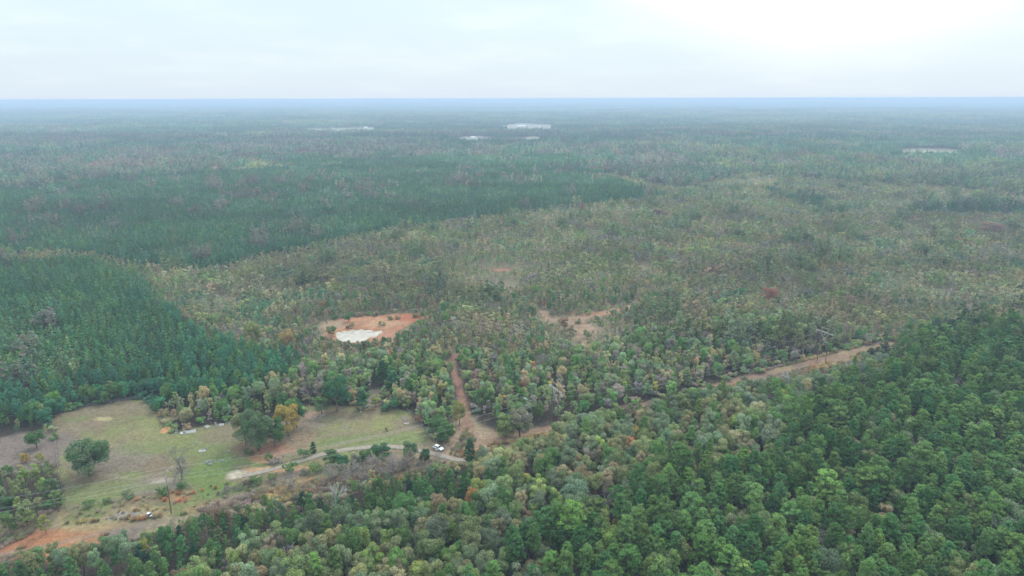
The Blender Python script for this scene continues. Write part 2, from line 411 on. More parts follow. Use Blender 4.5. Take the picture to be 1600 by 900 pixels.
# ------------------------------------------------------------------ prototypes: (crown mesh, trunk mesh) for near trees, one mesh for the mass
LIB = bpy.data.collections.new("tree_library")      # not linked to the scene: only instanced from
SPEC = {}   # species -> list of dicts
PROTO = []  # ordered list of mesh objects in LIB
def lib_add(me):
    i = len(PROTO); ob = bpy.data.objects.new("tree_form_%04d" % i, me); LIB.objects.link(ob); PROTO.append(ob); return i
ZERO = np.zeros(3)
def proto_near(sp, count):
    out = []
    for k in range(count):
        rg = np.random.default_rng(1000 + hash_s(sp) + k)
        for_parts = []
        Cn = Soup(); Wd = Soup()
        bark = M_BARK
        if sp == 'pine':
            H = 18; R = 2.75 * (0.85 + 0.3 * rg.random()); base = 9.5 + 2 * rg.random()
            crown_pine(Cn, rg, ZERO, H, R, base, 4800, 0.33, 60 + 8 * k, power=.34 + .18 * rg.random()); wood(Wd, rg, ZERO, H, .2, base, R, 0, 5, .2)
        elif sp == 'oldpine':
            H = 19; R = 3.7; base = 11.5
            crown_pine(Cn, rg, ZERO, H, R, base, 5200, 0.38, 60, power=0.36); wood(Wd, rg, ZERO, H, .25, base, R, 0, 6, .4)
        elif sp == 'broad':
            H = 14; R = 3.1 * (0.85 + 0.35 * rg.random()); base = 3.5
            crown_broad(Cn, rg, ZERO, H, R, base, 4800, 0.34, 18 + int(rg.integers(0, 12))); wood(Wd, rg, ZERO, H * .9, .2, 5, R, 0, 7, .4)
        elif sp == 'slim':
            H = 9; R = 1.6 * (0.85 + 0.35 * rg.random()); base = 0.8
            crown_broad(Cn, rg, ZERO, H, R, base, 2200, 0.28, 20); wood(Wd, rg, ZERO, H * .9, .1, 2, R, 0, 4, .2)
        elif sp == 'youngpine':
            H = 11; R = 2.3; base = 3.0
            crown_pine(Cn, rg, ZERO, H, R, base, 2800, 0.34, 60, power=0.55); wood(Wd, rg, ZERO, H, .13, base, R, 0, 4, .15)
        elif sp == 'cedar':
            H = 10; R = 2.0; base = 0.3
            crown_pine(Cn, rg, ZERO, H, R, base, 3600, 0.34, 110, power=0.5, flat=1.1); wood(Wd, rg, ZERO, H, .18, .5, R, 0, 3, .1)
        elif sp == 'shrub':
            H = 2.6; R = 1.7; base = 0.0
            crown_broad(Cn, rg, ZERO, H, R, base, 700, 0.28, 9); wood(Wd, rg, ZERO, H * .8, .05, .4, R, 0, 4, .2)
        elif sp == 'full':      # open-grown, leafy to the ground
            H = 10; R = 4.0; base = 0.2
            crown_broad(Cn, rg, ZERO, H, R, base, 7000, 0.33, 30, None, .2, .17); wood(Wd, rg, ZERO, H * .85, .25, 1.5, R, 0, 6, .4)
        elif sp == 'oak':
            H = 13; R = 6.6; base = 1.0
            crown_broad(Cn, rg, ZERO, H, R, base, 15000, 0.36, 44, None, .17, .15); wood(Wd, rg, ZERO, H * .85, .5, 3, R, 0, 10, .6)
        elif sp == 'thin':     # hardwood that has dropped most of its leaves
            H = 12; R = 3.0
            branches(Wd, rg, ZERO, H, .17, .55, 3, 0, .25, 4, .03); crown_broad(Cn, rg, ZERO, H, R, 4, 900, 0.3, 14); bark = M_BARKG
        hh = dict(H=H, R=R, crown=Cn.mesh(sp + "_crown", [M_LEAF]), trunk=Wd.mesh(sp + "_trunk", [bark]))
        A = Soup(); A.V = Cn.V + Wd.V; A.F = []; A.var = Cn.var + Wd.var; A.lum = Cn.lum + Wd.lum
        A.F = [f for f in Cn.F] + [f + Cn.n for f in Wd.F]; A.mi = [m for m in Cn.mi] + [m + 1 for m in Wd.mi]
        hh['i'] = lib_add(A.mesh(sp + "_whole", [M_LEAF, bark])); out.append(hh)
    SPEC[sp] = out
def hash_s(s): return sum(ord(c) * (i + 3) for i, c in enumerate(s))
for sp, n in (('pine', 9), ('oldpine', 5), ('broad', 10), ('slim', 6), ('youngpine', 6), ('cedar', 3), ('shrub', 4), ('oak', 2), ('full', 5), ('thin', 4)): proto_near(sp, n)
MID = {}
def proto_mid(sp, count, fn):
    MID[sp] = []
    for k in range(count):
        S = Soup(); rg = np.random.default_rng(5000 + hash_s(sp) + k); fn(S, rg, ZERO, None); MID[sp].append(lib_add(S.mesh(sp + "_far", [M_LEAF, M_BARK])))
def stick(S, rg, o, H, r):
    V, Fq = tube(np.array([(0, 0, 0), (0, 0, H * .85)]) + o, [r, r * .4], 3); S.add(V, Fq, mi=1)
def f_pine(S, rg, o, v, q=1.0, s=1.0):
    H = (15 + 3 * rg.random()) * s; stick(S, rg, o, H, .16); crown_pine(S, rg, o, H, 2.4 * s * (0.85 + .3 * rg.random()), H * .45, int(420 * q), 0.75 / math.sqrt(q), 30, v)
def f_yp(S, rg, o, v, q=1.0, s=1.0):
    H = (9.5 + 2 * rg.random()) * s; crown_pine(S, rg, o, H, 1.75 * s, H * .25, int(230 * q), 0.6 / math.sqrt(q), 24, v, .75)
def f_broad(S, rg, o, v, q=1.0, s=1.0):
    H = (11 + 4 * rg.random()) * s; stick(S, rg, o, H, .14); crown_broad(S, rg, o, H, (2.3 + 1.3 * rg.random()) * s, H * .25, int(420 * q), 0.72 / math.sqrt(q), 10, v)
def f_slim(S, rg, o, v, q=1.0, s=1.0):
    H = (6.5 + 4.5 * rg.random()) * s; crown_broad(S, rg, o, H, (1.15 + 0.6 * rg.random()) * s, 0.6, int(190 * q), 0.48 / math.sqrt(q), 8, v)
for sp, n, fn in (('pine', 5, f_pine), ('youngpine', 5, f_yp), ('broad', 6, f_broad), ('slim', 6, f_slim)): proto_mid(sp, n, fn)
MID['full'] = MID['broad']; MID['oldpine'] = MID['pine']; MID['cedar'] = MID['youngpine']; MID['thin'] = MID['broad']; MID['shrub'] = [h['i'] for h in SPEC['shrub']]
MID['oak'] = [h['i'] for h in SPEC['oak']]
PATCH = {}
def patch(kind, size, count, q, coarse=1.0):
    L = []
    for k in range(count):
        S = Soup(); rg = np.random.default_rng(9000 + hash_s(kind) + int(size) * 7 + k)
        sp = {'P': 3.0, 'H': 2.9, 'M': 4.6}[kind] * coarse
        n = max(1, round(size / sp)); st = size / n
        for i in range(n):
            for j in range(n):
                if kind != 'P' and rg.random() < 0.07: continue
                ja = 0.8 if kind == 'P' else 0.95
                o = np.array([(i + .5 + (rg.random() - .5) * ja) * st - size / 2, (j + .5 + (rg.random() - .5) * ja) * st - size / 2, 0])
                v = rg.random(); s = (0.8 + 0.4 * rg.random()) * coarse ** .8; S.lumk = float(np.exp(.19 * rg.normal()))
                if kind == 'P': f_yp(S, rg, o, v, q, s)
                elif kind == 'H':
                    u = rg.random()
                    if u < .86: f_slim(S, rg, o, v, q, s)
                    elif u < .93: f_broad(S, rg, o, v, q * .6, s * .75)
                    else: f_yp(S, rg, o, 0.0, q, s * .8)
                else:
                    (f_pine if rg.random() < .45 else f_broad)(S, rg, o, v, q * .8, s)
        L.append(lib_add(S.mesh("stand", [M_LEAF, M_BARK])))
    PATCH[(kind, size)] = L
for kd in 'PHM':
    patch(kd, 260, 2, 0.035, 2.9)
    patch(kd, 12, 6, 1.0)
    patch(kd, 36, 4, 0.28, 1.15)
    patch(kd, 90, 3, 0.12, 1.7)

# ------------------------------------------------------------------ palettes (linear albedo) per zone
COL = dict(
    bright=(0.14, 0.222, 0.066), green=(0.112, 0.195, 0.062), deep=(0.074, 0.155, 0.056), teal=(0.065, 0.175, 0.095),
    dark=(0.025, 0.07, 0.04), lime=(0.21, 0.27, 0.085), olive=(0.185, 0.225, 0.095), sage=(0.17, 0.215, 0.125), khaki=(0.25, 0.24, 0.12),
    tan=(0.31, 0.26, 0.15), brown=(0.24, 0.18, 0.11), mauve=(0.23, 0.19, 0.16), grey=(0.22, 0.2, 0.175), yellow=(0.36, 0.31, 0.09),
    gold=(0.42, 0.28, 0.08), orange=(0.36, 0.19, 0.09), rust=(0.27, 0.14, 0.1), red=(0.32, 0.13, 0.11))
WORD = dict(bright='bright green', green='mid green', deep='deep green', teal='blue-green', dark='very dark green', lime='lime green', olive='olive green',
            sage='sage green', khaki='khaki', tan='tan', brown='brown', mauve='mauve-brown', grey='greyish', yellow='yellow', gold='golden', orange='orange', rust='rust-brown', red='red')
ZP = {  # zone: (spacing, [(species, colour, weight, height factor)])
    PE: (3.75, [('pine', 'green', 30, 1), ('pine', 'bright', 22, .95), ('pine', 'deep', 22, 1.02), ('oldpine', 'green', 8, 1.02), ('oldpine', 'bright', 5, 1.0), ('broad', 'olive', 10, 1.15), ('broad', 'sage', 9, 1.15), ('broad', 'tan', 2, 1.1), ('thin', 'grey', 2.4, 1.15), ('broad', 'gold', 1.0, 1.0), ('slim', 'tan', 1.5, 1.7), ('broad', 'lime', 2, 1.1)]),
    MS: (3.9, [('broad', 'olive', 28, 1), ('broad', 'sage', 24, 1), ('broad', 'green', 9, 1), ('broad', 'khaki', 13, .95), ('pine', 'green', 5, .85), ('pine', 'bright', 3, .82), ('broad', 'lime', 6, .9), ('broad', 'brown', 4, .9), ('broad', 'tan', 4, .9), ('thin', 'mauve', 4, .95), ('broad', 'yellow', 1.2, .8), ('broad', 'orange', .5, .8), ('slim', 'deep', 4, 1.1)]),
    PS: (3.6, [('youngpine', 'deep', 40, .95), ('youngpine', 'green', 30, .9), ('pine', 'deep', 8, .6), ('youngpine', 'dark', 14, .9), ('slim', 'olive', 6, .9)]),
    MN: (3.6, [('broad', 'olive', 18, .72), ('broad', 'sage', 15, .74), ('slim', 'green', 13, 1), ('broad', 'green', 9, .75), ('youngpine', 'deep', 7, .9), ('slim', 'khaki', 12, .95), ('thin', 'mauve', 6, .8), ('broad', 'tan', 4, .75), ('slim', 'brown', 5, 1), ('slim', 'lime', 3, .9), ('slim', 'yellow', 1.5, .9), ('slim', 'orange', .7, .9), ('broad', 'grey', 4, .7)]),
    LE: (4.0, [('slim', 'olive', 16, 1), ('slim', 'lime', 9, .9), ('youngpine', 'deep', 22, .8), ('broad', 'green', 14, .6), ('slim', 'khaki', 12, .9), ('broad', 'sage', 10, .6), ('slim', 'yellow', 4, .7)]),
    PA: (3.1, [('youngpine', 'teal', 50, 1), ('youngpine', 'deep', 22, .95), ('youngpine', 'green', 16, 1), ('slim', 'olive', 5, 1), ('slim', 'mauve', 2.5, .9)]),
    PB: (3.2, [('youngpine', 'teal', 60, 1), ('youngpine', 'deep', 30, 1), ('slim', 'mauve', 3, 1)]),
    CC: (3.1, [('slim', 'sage', 22, .9), ('slim', 'khaki', 18, .85), ('slim', 'tan', 12, .85), ('slim', 'brown', 12, .85), ('slim', 'mauve', 8, .85), ('slim', 'olive', 14, .9), ('youngpine', 'deep', 6, .75), ('broad', 'green', 4, .6), ('slim', 'orange', 1, .8), ('broad', 'sage', 3, .6)]),
}
ZP[MV] = ZP[CC]; ZP[FP] = ZP[PB]; ZP[FH] = ZP[CC]
PZ = {  # zone: list of (patch kind, tint a, tint b, weight)
    PA: [('P', 'teal', 'deep', 6), ('P', 'green', 'teal', 7), ('P', 'teal', 'bright', 4), ('P', 'teal', 'olive', 2), ('M', 'teal', 'mauve', .8)],
    PB: [('P', 'teal', 'green', 6), ('P', 'teal', 'olive', 3), ('P', 'deep', 'teal', 4), ('P', 'teal', 'sage', 5), ('M', 'sage', 'mauve', .8)],
    CC: [('H', 'green', 'khaki', 2.5), ('H', 'teal', 'sage', 2), ('H', 'sage', 'tan', 10), ('H', 'grey', 'olive', 4), ('H', 'olive', 'tan', 6), ('M', 'olive', 'sage', 2), ('H', 'olive', 'brown', 6), ('H', 'khaki', 'green', 6), ('H', 'mauve', 'sage', 4), ('H', 'tan', 'olive', 3), ('H', 'mauve', 'khaki', 2)],
    MN: [('M', 'olive', 'sage', 6), ('M', 'green', 'khaki', 5), ('H', 'sage', 'brown', 3), ('M', 'deep', 'olive', 4), ('M', 'sage', 'mauve', 3)],
    MS: [('M', 'olive', 'green', 6), ('M', 'sage', 'deep', 5), ('M', 'green', 'tan', 3), ('M', 'deep', 'sage', 3)],
    PE: [('M', 'green', 'deep', 8), ('M', 'deep', 'sage', 4), ('M', 'green', 'olive', 4)],
    PS: [('P', 'deep', 'green', 5)], LE: [('H', 'olive', 'green', 5), ('M', 'green', 'sage', 3)],
    MV: [('M', 'grey', 'teal', 4), ('M', 'mauve', 'sage', 7), ('H', 'mauve', 'brown', 5), ('H', 'mauve', 'tan', 4), ('M', 'sage', 'teal', 3)],
    FP: [('P', 'green', 'teal', 8), ('P', 'deep', 'teal', 4), ('M', 'teal', 'sage', 5), ('M', 'teal', 'mauve', 2)],
    FH: [('H', 'sage', 'tan', 4), ('M', 'olive', 'sage', 4), ('M', 'sage', 'teal', 6), ('M', 'mauve', 'sage', 6), ('M', 'green', 'sage', 4), ('H', 'mauve', 'khaki', 4), ('M', 'khaki', 'olive', 3)],
}
def jit(c, rg, a=0.19):
    c = np.array(c) * (1 + a * rg.normal()); c = c * (1 + 0.07 * rg.normal(size=3)); return np.clip(c, 0.01, 0.8)

# ------------------------------------------------------------------ ground
def axis(dense, mid, far, d0, d1):
    a = list(np.arange(dense[0], dense[1], d0)); 
    lo = a[0]; l = []
    x = lo
    while x > mid[0]: x -= d1; l.append(x)
    st = d1
    while x > -far: st *= 1.18; x -= st; l.append(x)
    h = []; x = a[-1]
    while x < mid[1]: x += d1; h.append(x)
    st = d1
    while x < far: st *= 1.18; x += st; h.append(x)
    return np.array(l[::-1] + a + h)
def ground():
    xs = axis((-215, 30), (-330, 330), 41000, 0.75, 2.5); ys = axis((150, 345), (60, 560), 41000, 0.75, 2.5)
    X, Y = np.meshgrid(xs, ys); x = X.ravel(); y = Y.ravel()
    z = terrain(x, y)
    n = len(x)
    f1 = fbm(x / 3.2, y / 3.2, 61, 3)[:, None]; f2 = fbm(x / 14, y / 14, 62, 3)[:, None]; f3 = fbm(x / 45, y / 30, 63, 2)[:, None]; f4 = fbm(x / 1.5, y / 1.5, 66, 2)[:, None]
    zn = zone(x, y)
    col = np.tile(np.array([0.075, 0.058, 0.042]), (n, 1)) * (0.7 + 0.6 * f1)
    cc = np.isin(zn, [CC, MV, FH])
    col[cc] = (np.array([0.22, 0.19, 0.12]) * (0.6 + 0.8 * f1))[cc]
    far = np.hypot(x, y)[:, None] > 9000
    fn = fbm(x / 1500, y / 700, 71, 4)[:, None]; fn2 = fbm(x / 260, y / 160, 72, 3)[:, None]
    fc = np.where(fn > 0.52, np.array([0.035, 0.085, 0.06]), np.array([0.10, 0.09, 0.08])) * (0.55 + 0.9 * fn2)
    col = np.where(far, fc, col)
    def mixc(mask, c, k=1.0):
        nonlocal col
        m = (mask if mask.ndim == 2 else mask[:, None]) * k
        col = col * (1 - m) + np.asarray(c) * m
    wx = x + 3.2 * (f1[:, 0] - .5) * 1.6; wy = y + 3.2 * (f2[:, 0] - .5) * 2
    def soft(P, w=2.0):
        d = distline(wx, wy, P, True); i = inpoly(wx, wy, P); return np.clip(0.5 + np.where(i, d, -d) / w, 0, 1)
    def blob(px, py, rx, ry, w=0.35):
        gx, gy = G(px, py); dx, dy = G(px + rx, py)[0] - gx, G(px, py - ry)[1] - gy
        q = np.sqrt(((wx - gx) / dx) ** 2 + ((wy - gy) / dy) ** 2); return 1 - sstep(1 - w, 1 + w, q + .5 * (f1[:, 0] - .5))
    near = np.hypot(x, y) < 700
    # corridor: tan bunch grass and orange clay
    orange = np.array([0.46, 0.19, 0.09]); straw = np.array([0.36, 0.29, 0.17]); dull = np.array([0.24, 0.19, 0.15])
    cor = soft(P_CORR, 3)
    cc_ = dull * (1 - sstep(.4, .6, f2)) + straw * sstep(.4, .6, f2)
    cc_ = cc_ * (1 - .7 * sstep(.5, .68, f3)) + orange * .7 * sstep(.5, .68, f3)
    mixc(cor, cc_ * (0.7 + 0.6 * f4))
    # field: green grass against brown
    gr = np.array([0.205, 0.245, 0.095]); br = np.array([0.27, 0.205, 0.135]); yg = np.array([0.29, 0.285, 0.12])
    g = sstep(.40, .62, 0.6 * f2 + 0.25 * f3 + 0.15 * f1)
    fc2 = br * (1 - g) + (gr * (1 - f3) + yg * f3) * g
    fld = soft(P_FIELD, 1.2); mixc(fld, fc2 * (0.72 + 0.36 * f4))
    brd = np.array([0.26, 0.2, 0.145])
    for (a, b, c_, d_, cl, k) in (
        (170,640,80,10,(.26,.22,.14),.6), (120,668,30,12,brd,.7), (200,690,60,14,(.30,.24,.15),.5), (175,720,60,20,(.255,.21,.165),.85), (240,760,45,12,(.28,.23,.19),.8),
        (220,700,38,14,gr,.5), (235,668,26,20,yg,.5), (180,762,70,9,gr,.6), (130,775,40,8,gr,.6), (330,735,38,26,(.175,.25,.075),.85), (340,700,30,20,gr,.5), (345,764,36,12,(.17,.25,.07),.85), (395,722,20,8,gr,.7),
        (360,676,44,16,brd,.7), (400,700,34,14,(.30,.19,.13),.7), (395,692,12,8,(.45,.26,.2),.6), (430,702,34,8,(.48,.25,.17),.85), (412,714,26,6,(.5,.27,.17),.8), (462,690,30,10,(.33,.23,.15),.7),
        (520,662,60,14,brd,.6), (490,648,24,7,(.40,.27,.2),.8), (497,664,22,4,(.4,.3,.24),.7), (570,690,70,10,gr,.8), (560,668,60,10,yg,.5), (625,690,46,12,gr,.7), (640,660,24,12,brd,.8), (600,655,20,8,yg,.6),
        (650,700,40,8,(.3,.23,.17),.7), (700,690,24,16,(.42,.28,.2),.6), (735,680,34,24,(.36,.24,.18),.75), (720,712,30,9,(.5,.32,.22),.7), (375,742,20,7,(.62,.53,.42),.95), (430,732,46,6,(.62,.36,.22),.9),
        (255,752,18,5,(.5,.42,.34),.6), (275,775,28,8,(.4,.22,.13),.7), (330,790,38,9,(.36,.22,.14),.7), (20,852,50,16,(.44,.2,.115),.85), (95,840,60,14,(.46,.22,.12),.8), (150,826,40,10,(.42,.22,.13),.7), (170,815,70,12,(.38,.3,.17),.7), (220,800,50,10,(.4,.32,.18),.6), (205,806,34,5,(.3,.28,.26),.8),
        (420,780,70,16,(.25,.19,.165),.8), (470,752,24,8,(.42,.27,.14),.7), (600,724,60,14,(.24,.18,.155),.8), (650,716,40,6,(.4,.29,.2),.7), (60,705,50,26,(.23,.18,.16),.8), (160,655,12,3,(.5,.43,.24),.8),
        (1290,565,60,14,(.31,.2,.145),.7), (1180,590,60,12,(.26,.19,.145),.8), (1020,635,70,14,(.24,.175,.14),.8), (1110,612,50,12,(.25,.18,.14),.7), (830,668,60,12,(.34,.22,.17),.8)):
        m = blob(a, b, c_, d_) * near * np.maximum(fld, cor) if (a, b) != (60, 705) else blob(a, b, c_, d_) * near
        mixc(m, np.array(cl) * (0.8 + 0.4 * f4), k)
    mixc(soft(P_JUNC, 3), (np.array([.42, .29, .21]) * (1 - f2) + np.array([.33, .26, .17]) * f2) * (.75 + .5 * f4))
    mixc(soft(P_LEFT, 3) , np.array([.23, .18, .155]) * (.75 + .5 * f1))
    def line(P, w, c, k=1.0, e=.8):
        mixc(1 - sstep(w - e, w + e, distline(wx * .35 + x * .65, wy * .35 + y * .65, P)), c, k)
    line(TRACK_N, 1.7, np.array([.36, .20, .145]) * (.8 + .4 * f1), .9, 1.2)
    tk = TRACK_E
    line(tk, 1.6, np.array([.33, .2, .14]) * (.8 + .4 * f1), .6, 1.5)
    line(TRACK_W, 1.1, np.array([.3, .25, .2]) * (.8 + .4 * f1), .5, .8)
    line(GP([(560,672),(500,683),(470,695),(440,706),(425,715)]), .9, (.34, .27, .2), .35)
    line(GP([(655,664),(620,676),(560,688),(500,701),(440,712)]), 1.0, (.33, .27, .21), .7)
    line(GP([(160,742),(210,748),(250,740),(290,722)]), .8, (.36, .3, .24), .5)
    # old bulldozed marks by the fence
    pond = soft(P_POND, 2.5)
    pc = np.array([.48, .25, .165]) * (1 - f2) + np.array([.54, .36, .25]) * f2
    mixc(pond, pc * np.array([1.0, .86, .78]) * (.55 + .9 * f4)); mixc(pond * sstep(.45, .6, f1[:, 0]), np.array([.33, .19, .12]), .55)
    mixc(blob(640, 497, 26, 6), (.46, .17, .10), .8); mixc(blob(600, 506, 30, 7), (.55, .34, .22), .7); mixc(blob(605, 530, 18, 12), (.5, .26, .18), .8); mixc(blob(520, 508, 18, 7), (.38, .29, .2), .8)
    mixc(soft(P_CLR, 2.5), (np.array([.40, .25, .17]) * (1 - f2) + np.array([.30, .23, .16]) * f2) * (.55 + .9 * f4)); mixc(soft(P_SMALL, 3), (.42, .22, .15), .9)
    mixc(blob(930, 490, 40, 3), (.5, .27, .18), .8)
    mixc(soft(P_NOTCH, 2), (.27, .22, .17), .9)
    ff = np.zeros(n)
    for P in FAR_FIELDS: ff = np.maximum(ff, inpoly(x, y, P))
    mixc(ff, np.array([.40, .365, .27]) * (.7 + .6 * fn2))
    mixc(inpoly(x, y, FAR_FIELDS[5]).astype(float), (.3, .34, .18), .7); mixc(inpoly(x, y, FAR_FIELDS[4]).astype(float), (.4, .4, .24), .7)
    # pond basin
    wd = distline(x, y, P_WATER, True); wi = inpoly(x, y, P_WATER)
    z = z - np.where(wi, 0.25 + np.clip(wd * .12, 0, 1.2), 0)
    z = z + np.where(near & (zn == OPEN), 0.25 * (f2[:, 0] - .5) + .08 * (f4[:, 0] - .5), 0)
    nx, ny = len(xs), len(ys)
    I = np.arange(nx * ny).reshape(ny, nx)
    Fq = np.stack([I[:-1, :-1].ravel(), I[:-1, 1:].ravel(), I[1:, 1:].ravel(), I[1:, :-1].ravel()], 1)
    def bf(N, L, b):
        a = N.new('ShaderNodeAttribute'); a.attribute_name = 'soil'
        tc = N.new('ShaderNodeTexCoord')
        n1_ = N.new('ShaderNodeTexNoise'); n1_.inputs['Scale'].default_value = 0.9; n1_.inputs['Detail'].default_value = 8; n1_.inputs['Roughness'].default_value = 0.76
        L.new(tc.outputs['Object'], n1_.inputs['Vector'])
        mr = N.new('ShaderNodeMapRange'); mr.inputs['From Min'].default_value = .3; mr.inputs['From Max'].default_value = .7; mr.inputs['To Min'].default_value = .22; mr.inputs['To Max'].default_value = .74
        L.new(n1_.outputs['Fac'], mr.inputs['Value'])
        hs = N.new('ShaderNodeHueSaturation'); hs.inputs['Saturation'].default_value = 1.08; L.new(a.outputs['Color'], hs.inputs['Color']); L.new(mr.outputs[0], hs.inputs['Value'])
        L.new(hs.outputs[0], b.inputs['Base Color'])
        bu = N.new('ShaderNodeBump'); bu.inputs['Strength'].default_value = .5; bu.inputs['Distance'].default_value = .3
        L.new(n1_.outputs['Fac'], bu.inputs['Height']); L.new(bu.outputs[0], b.inputs['Normal'])
    m = mat("earth_and_grass", None, .95, 0, bf)
    me = raw_mesh("ground", np.stack([x, y, z], 1), Fq, [m], smooth=True)
    attr(me, 'soil', 'FLOAT_COLOR', 'POINT', np.concatenate([np.clip(col, .01, .9), np.ones((n, 1))], 1).astype(np.float32))
    o = bpy.data.objects.new("ground", me); C.objects.link(o); o['kind'] = 'structure'; o['label'] = 'flat land with mown graveyard, clay patches and forest floor'
    return float(z.min()), float(z.max())
zmin, zmax = ground()
print("terrain", zmin, zmax)

def ribbon(name, P, w, m, z=0.0, label=None, seed=0):
    # resample, wobble the edges
    P = np.asarray(P); seg = np.hypot(*np.diff(P, axis=0).T); s = np.concatenate([[0], np.cumsum(seg)])
    n = int(s[-1] / 1.5); t = np.linspace(0, s[-1], n); x = np.interp(t, s, P[:, 0]); y = np.interp(t, s, P[:, 1])
    k = np.ones(7) / 7; xp = np.convolve(np.pad(x, 3, 'edge'), k, 'valid'); yp = np.convolve(np.pad(y, 3, 'edge'), k, 'valid')
    dx = np.gradient(xp); dy = np.gradient(yp); l = np.hypot(dx, dy); nx, ny = -dy / l, dx / l
    V = []; rows = 5
    for j in range(rows):
        u = (j / (rows - 1) - .5) * w * (1 + .3 * (vnoise(t / 4, t * 0 + j * (1 if j in (0, 4) else 0), seed) - .5))
        V.append(np.stack([xp + nx * u, yp + ny * u, np.full(n, z)], 1))
    V = np.stack(V, 1).reshape(-1, 3); I = np.arange(n * rows).reshape(n, rows)
    Fq = np.stack([I[:-1, :-1].ravel(), I[1:, :-1].ravel(), I[1:, 1:].ravel(), I[:-1, 1:].ravel()], 1)
    me = raw_mesh(name, V, Fq, [m]); o = bpy.data.objects.new(name, me); C.objects.link(o); o['kind'] = 'structure'
    if label: o['label'] = label
M_GRAVEL = noisy("pale_gravel", (0.15, 0.125, 0.10), (0.245, 0.21, 0.17), 1.3, 0.95, 8, .4)
ribbon("gravel_road", ROAD, 2.5, M_GRAVEL, 0.17, 'pale gravel lane along the graveyard')

def pond():
    c = P_WATER.mean(0); P = []
    n = len(P_WATER)
    for i in range(n):
        for t in np.linspace(0, 1, 6, endpoint=False):
            q = P_WATER[i] * (1 - t) + P_WATER[(i + 1) % n] * t; P.append(q)
    P = np.array(P); V = np.concatenate([[[c[0], c[1], -.18]], np.column_stack([P, np.full(len(P), -.18)])])
    Fq = np.array([(0, i + 1, (i + 1) % len(P) + 1) for i in range(len(P))])
    m = noisy("milky_water", (0.25, 0.215, 0.17), (0.36, 0.32, 0.265), 0.22, 0.25)
    me = raw_mesh("pond_water", V, Fq, [m]); o = bpy.data.objects.new("pond_water", me); C.objects.link(o); o['kind'] = 'structure'; o['label'] = 'milky white pond water in a red clay pit'
pond()

# ------------------------------------------------------------------ things: helpers
def thing(name, label, cat, loc, rotz=0.0, group=None, scale=None):
    o = bpy.data.objects.new(name, None); C.objects.link(o); o.empty_display_size = 1
    o.location = loc; o.rotation_euler = (0, 0, rotz)
    if scale is not None: o.scale = scale
    o['label'] = label; o['category'] = cat
    if group: o['group'] = group
    return o
def part(name, me, parent, label=None):
    o = bpy.data.objects.new(name, me); C.objects.link(o); o.parent = parent
    if label: o['label'] = label
    return o
class MB:
    def __init__(s): s.V = []; s.F = []; s.n = 0
    def add(s, V, Fs):
        s.V += [tuple(map(float, v)) for v in V]; s.F += [tuple(int(i) + s.n for i in f) for f in Fs]; s.n += len(V); return s
    def box(s, lo, hi):
        x0, y0, z0 = lo; x1, y1, z1 = hi
        return s.add([(x0,y0,z0),(x1,y0,z0),(x1,y1,z0),(x0,y1,z0),(x0,y0,z1),(x1,y0,z1),(x1,y1,z1),(x0,y1,z1)],
                     [(0,3,2,1),(4,5,6,7),(0,1,5,4),(1,2,6,5),(2,3,7,6),(3,0,4,7)])
    def tube(s, p, r, sides=8):
        V, Fq = tube(p, r, sides); s.add(V, Fq); n = len(p)
        b = s.n - len(V)
        s.F.append(tuple(b + k for k in range(sides))[::-1]); s.F.append(tuple(b + (n - 1) * sides + k for k in range(sides))); return s
    def prism(s, prof, y0, y1):   # profile in x,z extruded along y
        n = len(prof); V = [(a, y0, b) for a, b in prof] + [(a, y1, b) for a, b in prof]
        Fs = [tuple(range(n)), tuple(range(2 * n - 1, n - 1, -1))] + [(i, i + n, (i + 1) % n + n, (i + 1) % n) for i in range(n)]
        return s.add(V, Fs)
    def obj(s, name, m, parent=None, label=None, bevel=0.0, smooth=False):
        me = bpy.data.meshes.new(name); me.from_pydata(s.V, [], s.F); me.materials.append(m)
        if smooth:
            for p in me.polygons: p.use_smooth = True
        o = bpy.data.objects.new(name, me); C.objects.link(o); o.parent = parent
        if bevel:
            md = o.modifiers.new("bevel", 'BEVEL'); md.width = bevel; md.segments = 2; md.limit_method = 'ANGLE'
        if label: o['label'] = label
        return o

# ------------------------------------------------------------------ trees placed one by one
KEEP = []   # (x, y, radius) cleared of the mass
IND = []    # individuals: dict
def place(sp, px, py, hf, colour, label, cat='tree', name=None, group=None, b=None, k=None, rf=None, rot=None, clear=None):
    """tree whose foot stands at pixel px, py of the ground; hf = height in metres"""
    x, y = G(px, py); L = SPEC[sp]; q = L[(k if k is not None else int(px)) % len(L)]
    s = hf / q['H']; sr = (rf / q['R']) if rf else s
    t = thing(name or {'pine': 'pine_tree', 'oldpine': 'pine_tree', 'youngpine': 'pine_tree', 'cedar': 'cedar_tree', 'shrub': 'shrub', 'full': 'broadleaf_tree'}.get(sp, 'broadleaf_tree'),
              label, cat, (x, y, float(terrain(x, y))), rot if rot is not None else random.random() * 6.28, group, (sr, sr, s))
    ca = COL[colour] if isinstance(colour, str) else colour; cb = COL[b] if isinstance(b, str) else (b or tuple(np.array(ca) * 1.12))
    c = part('crown' if sp != 'shrub' else 'foliage', q['crown'], t); c['tint_a'] = [*ca]; c['tint_b'] = [*cb]
    part('trunk' if sp != 'shrub' else 'stem', q['trunk'], t)
    KEEP.append((x, y, clear if clear is not None else max(1.5, sr * q['R'] * .8))); return t
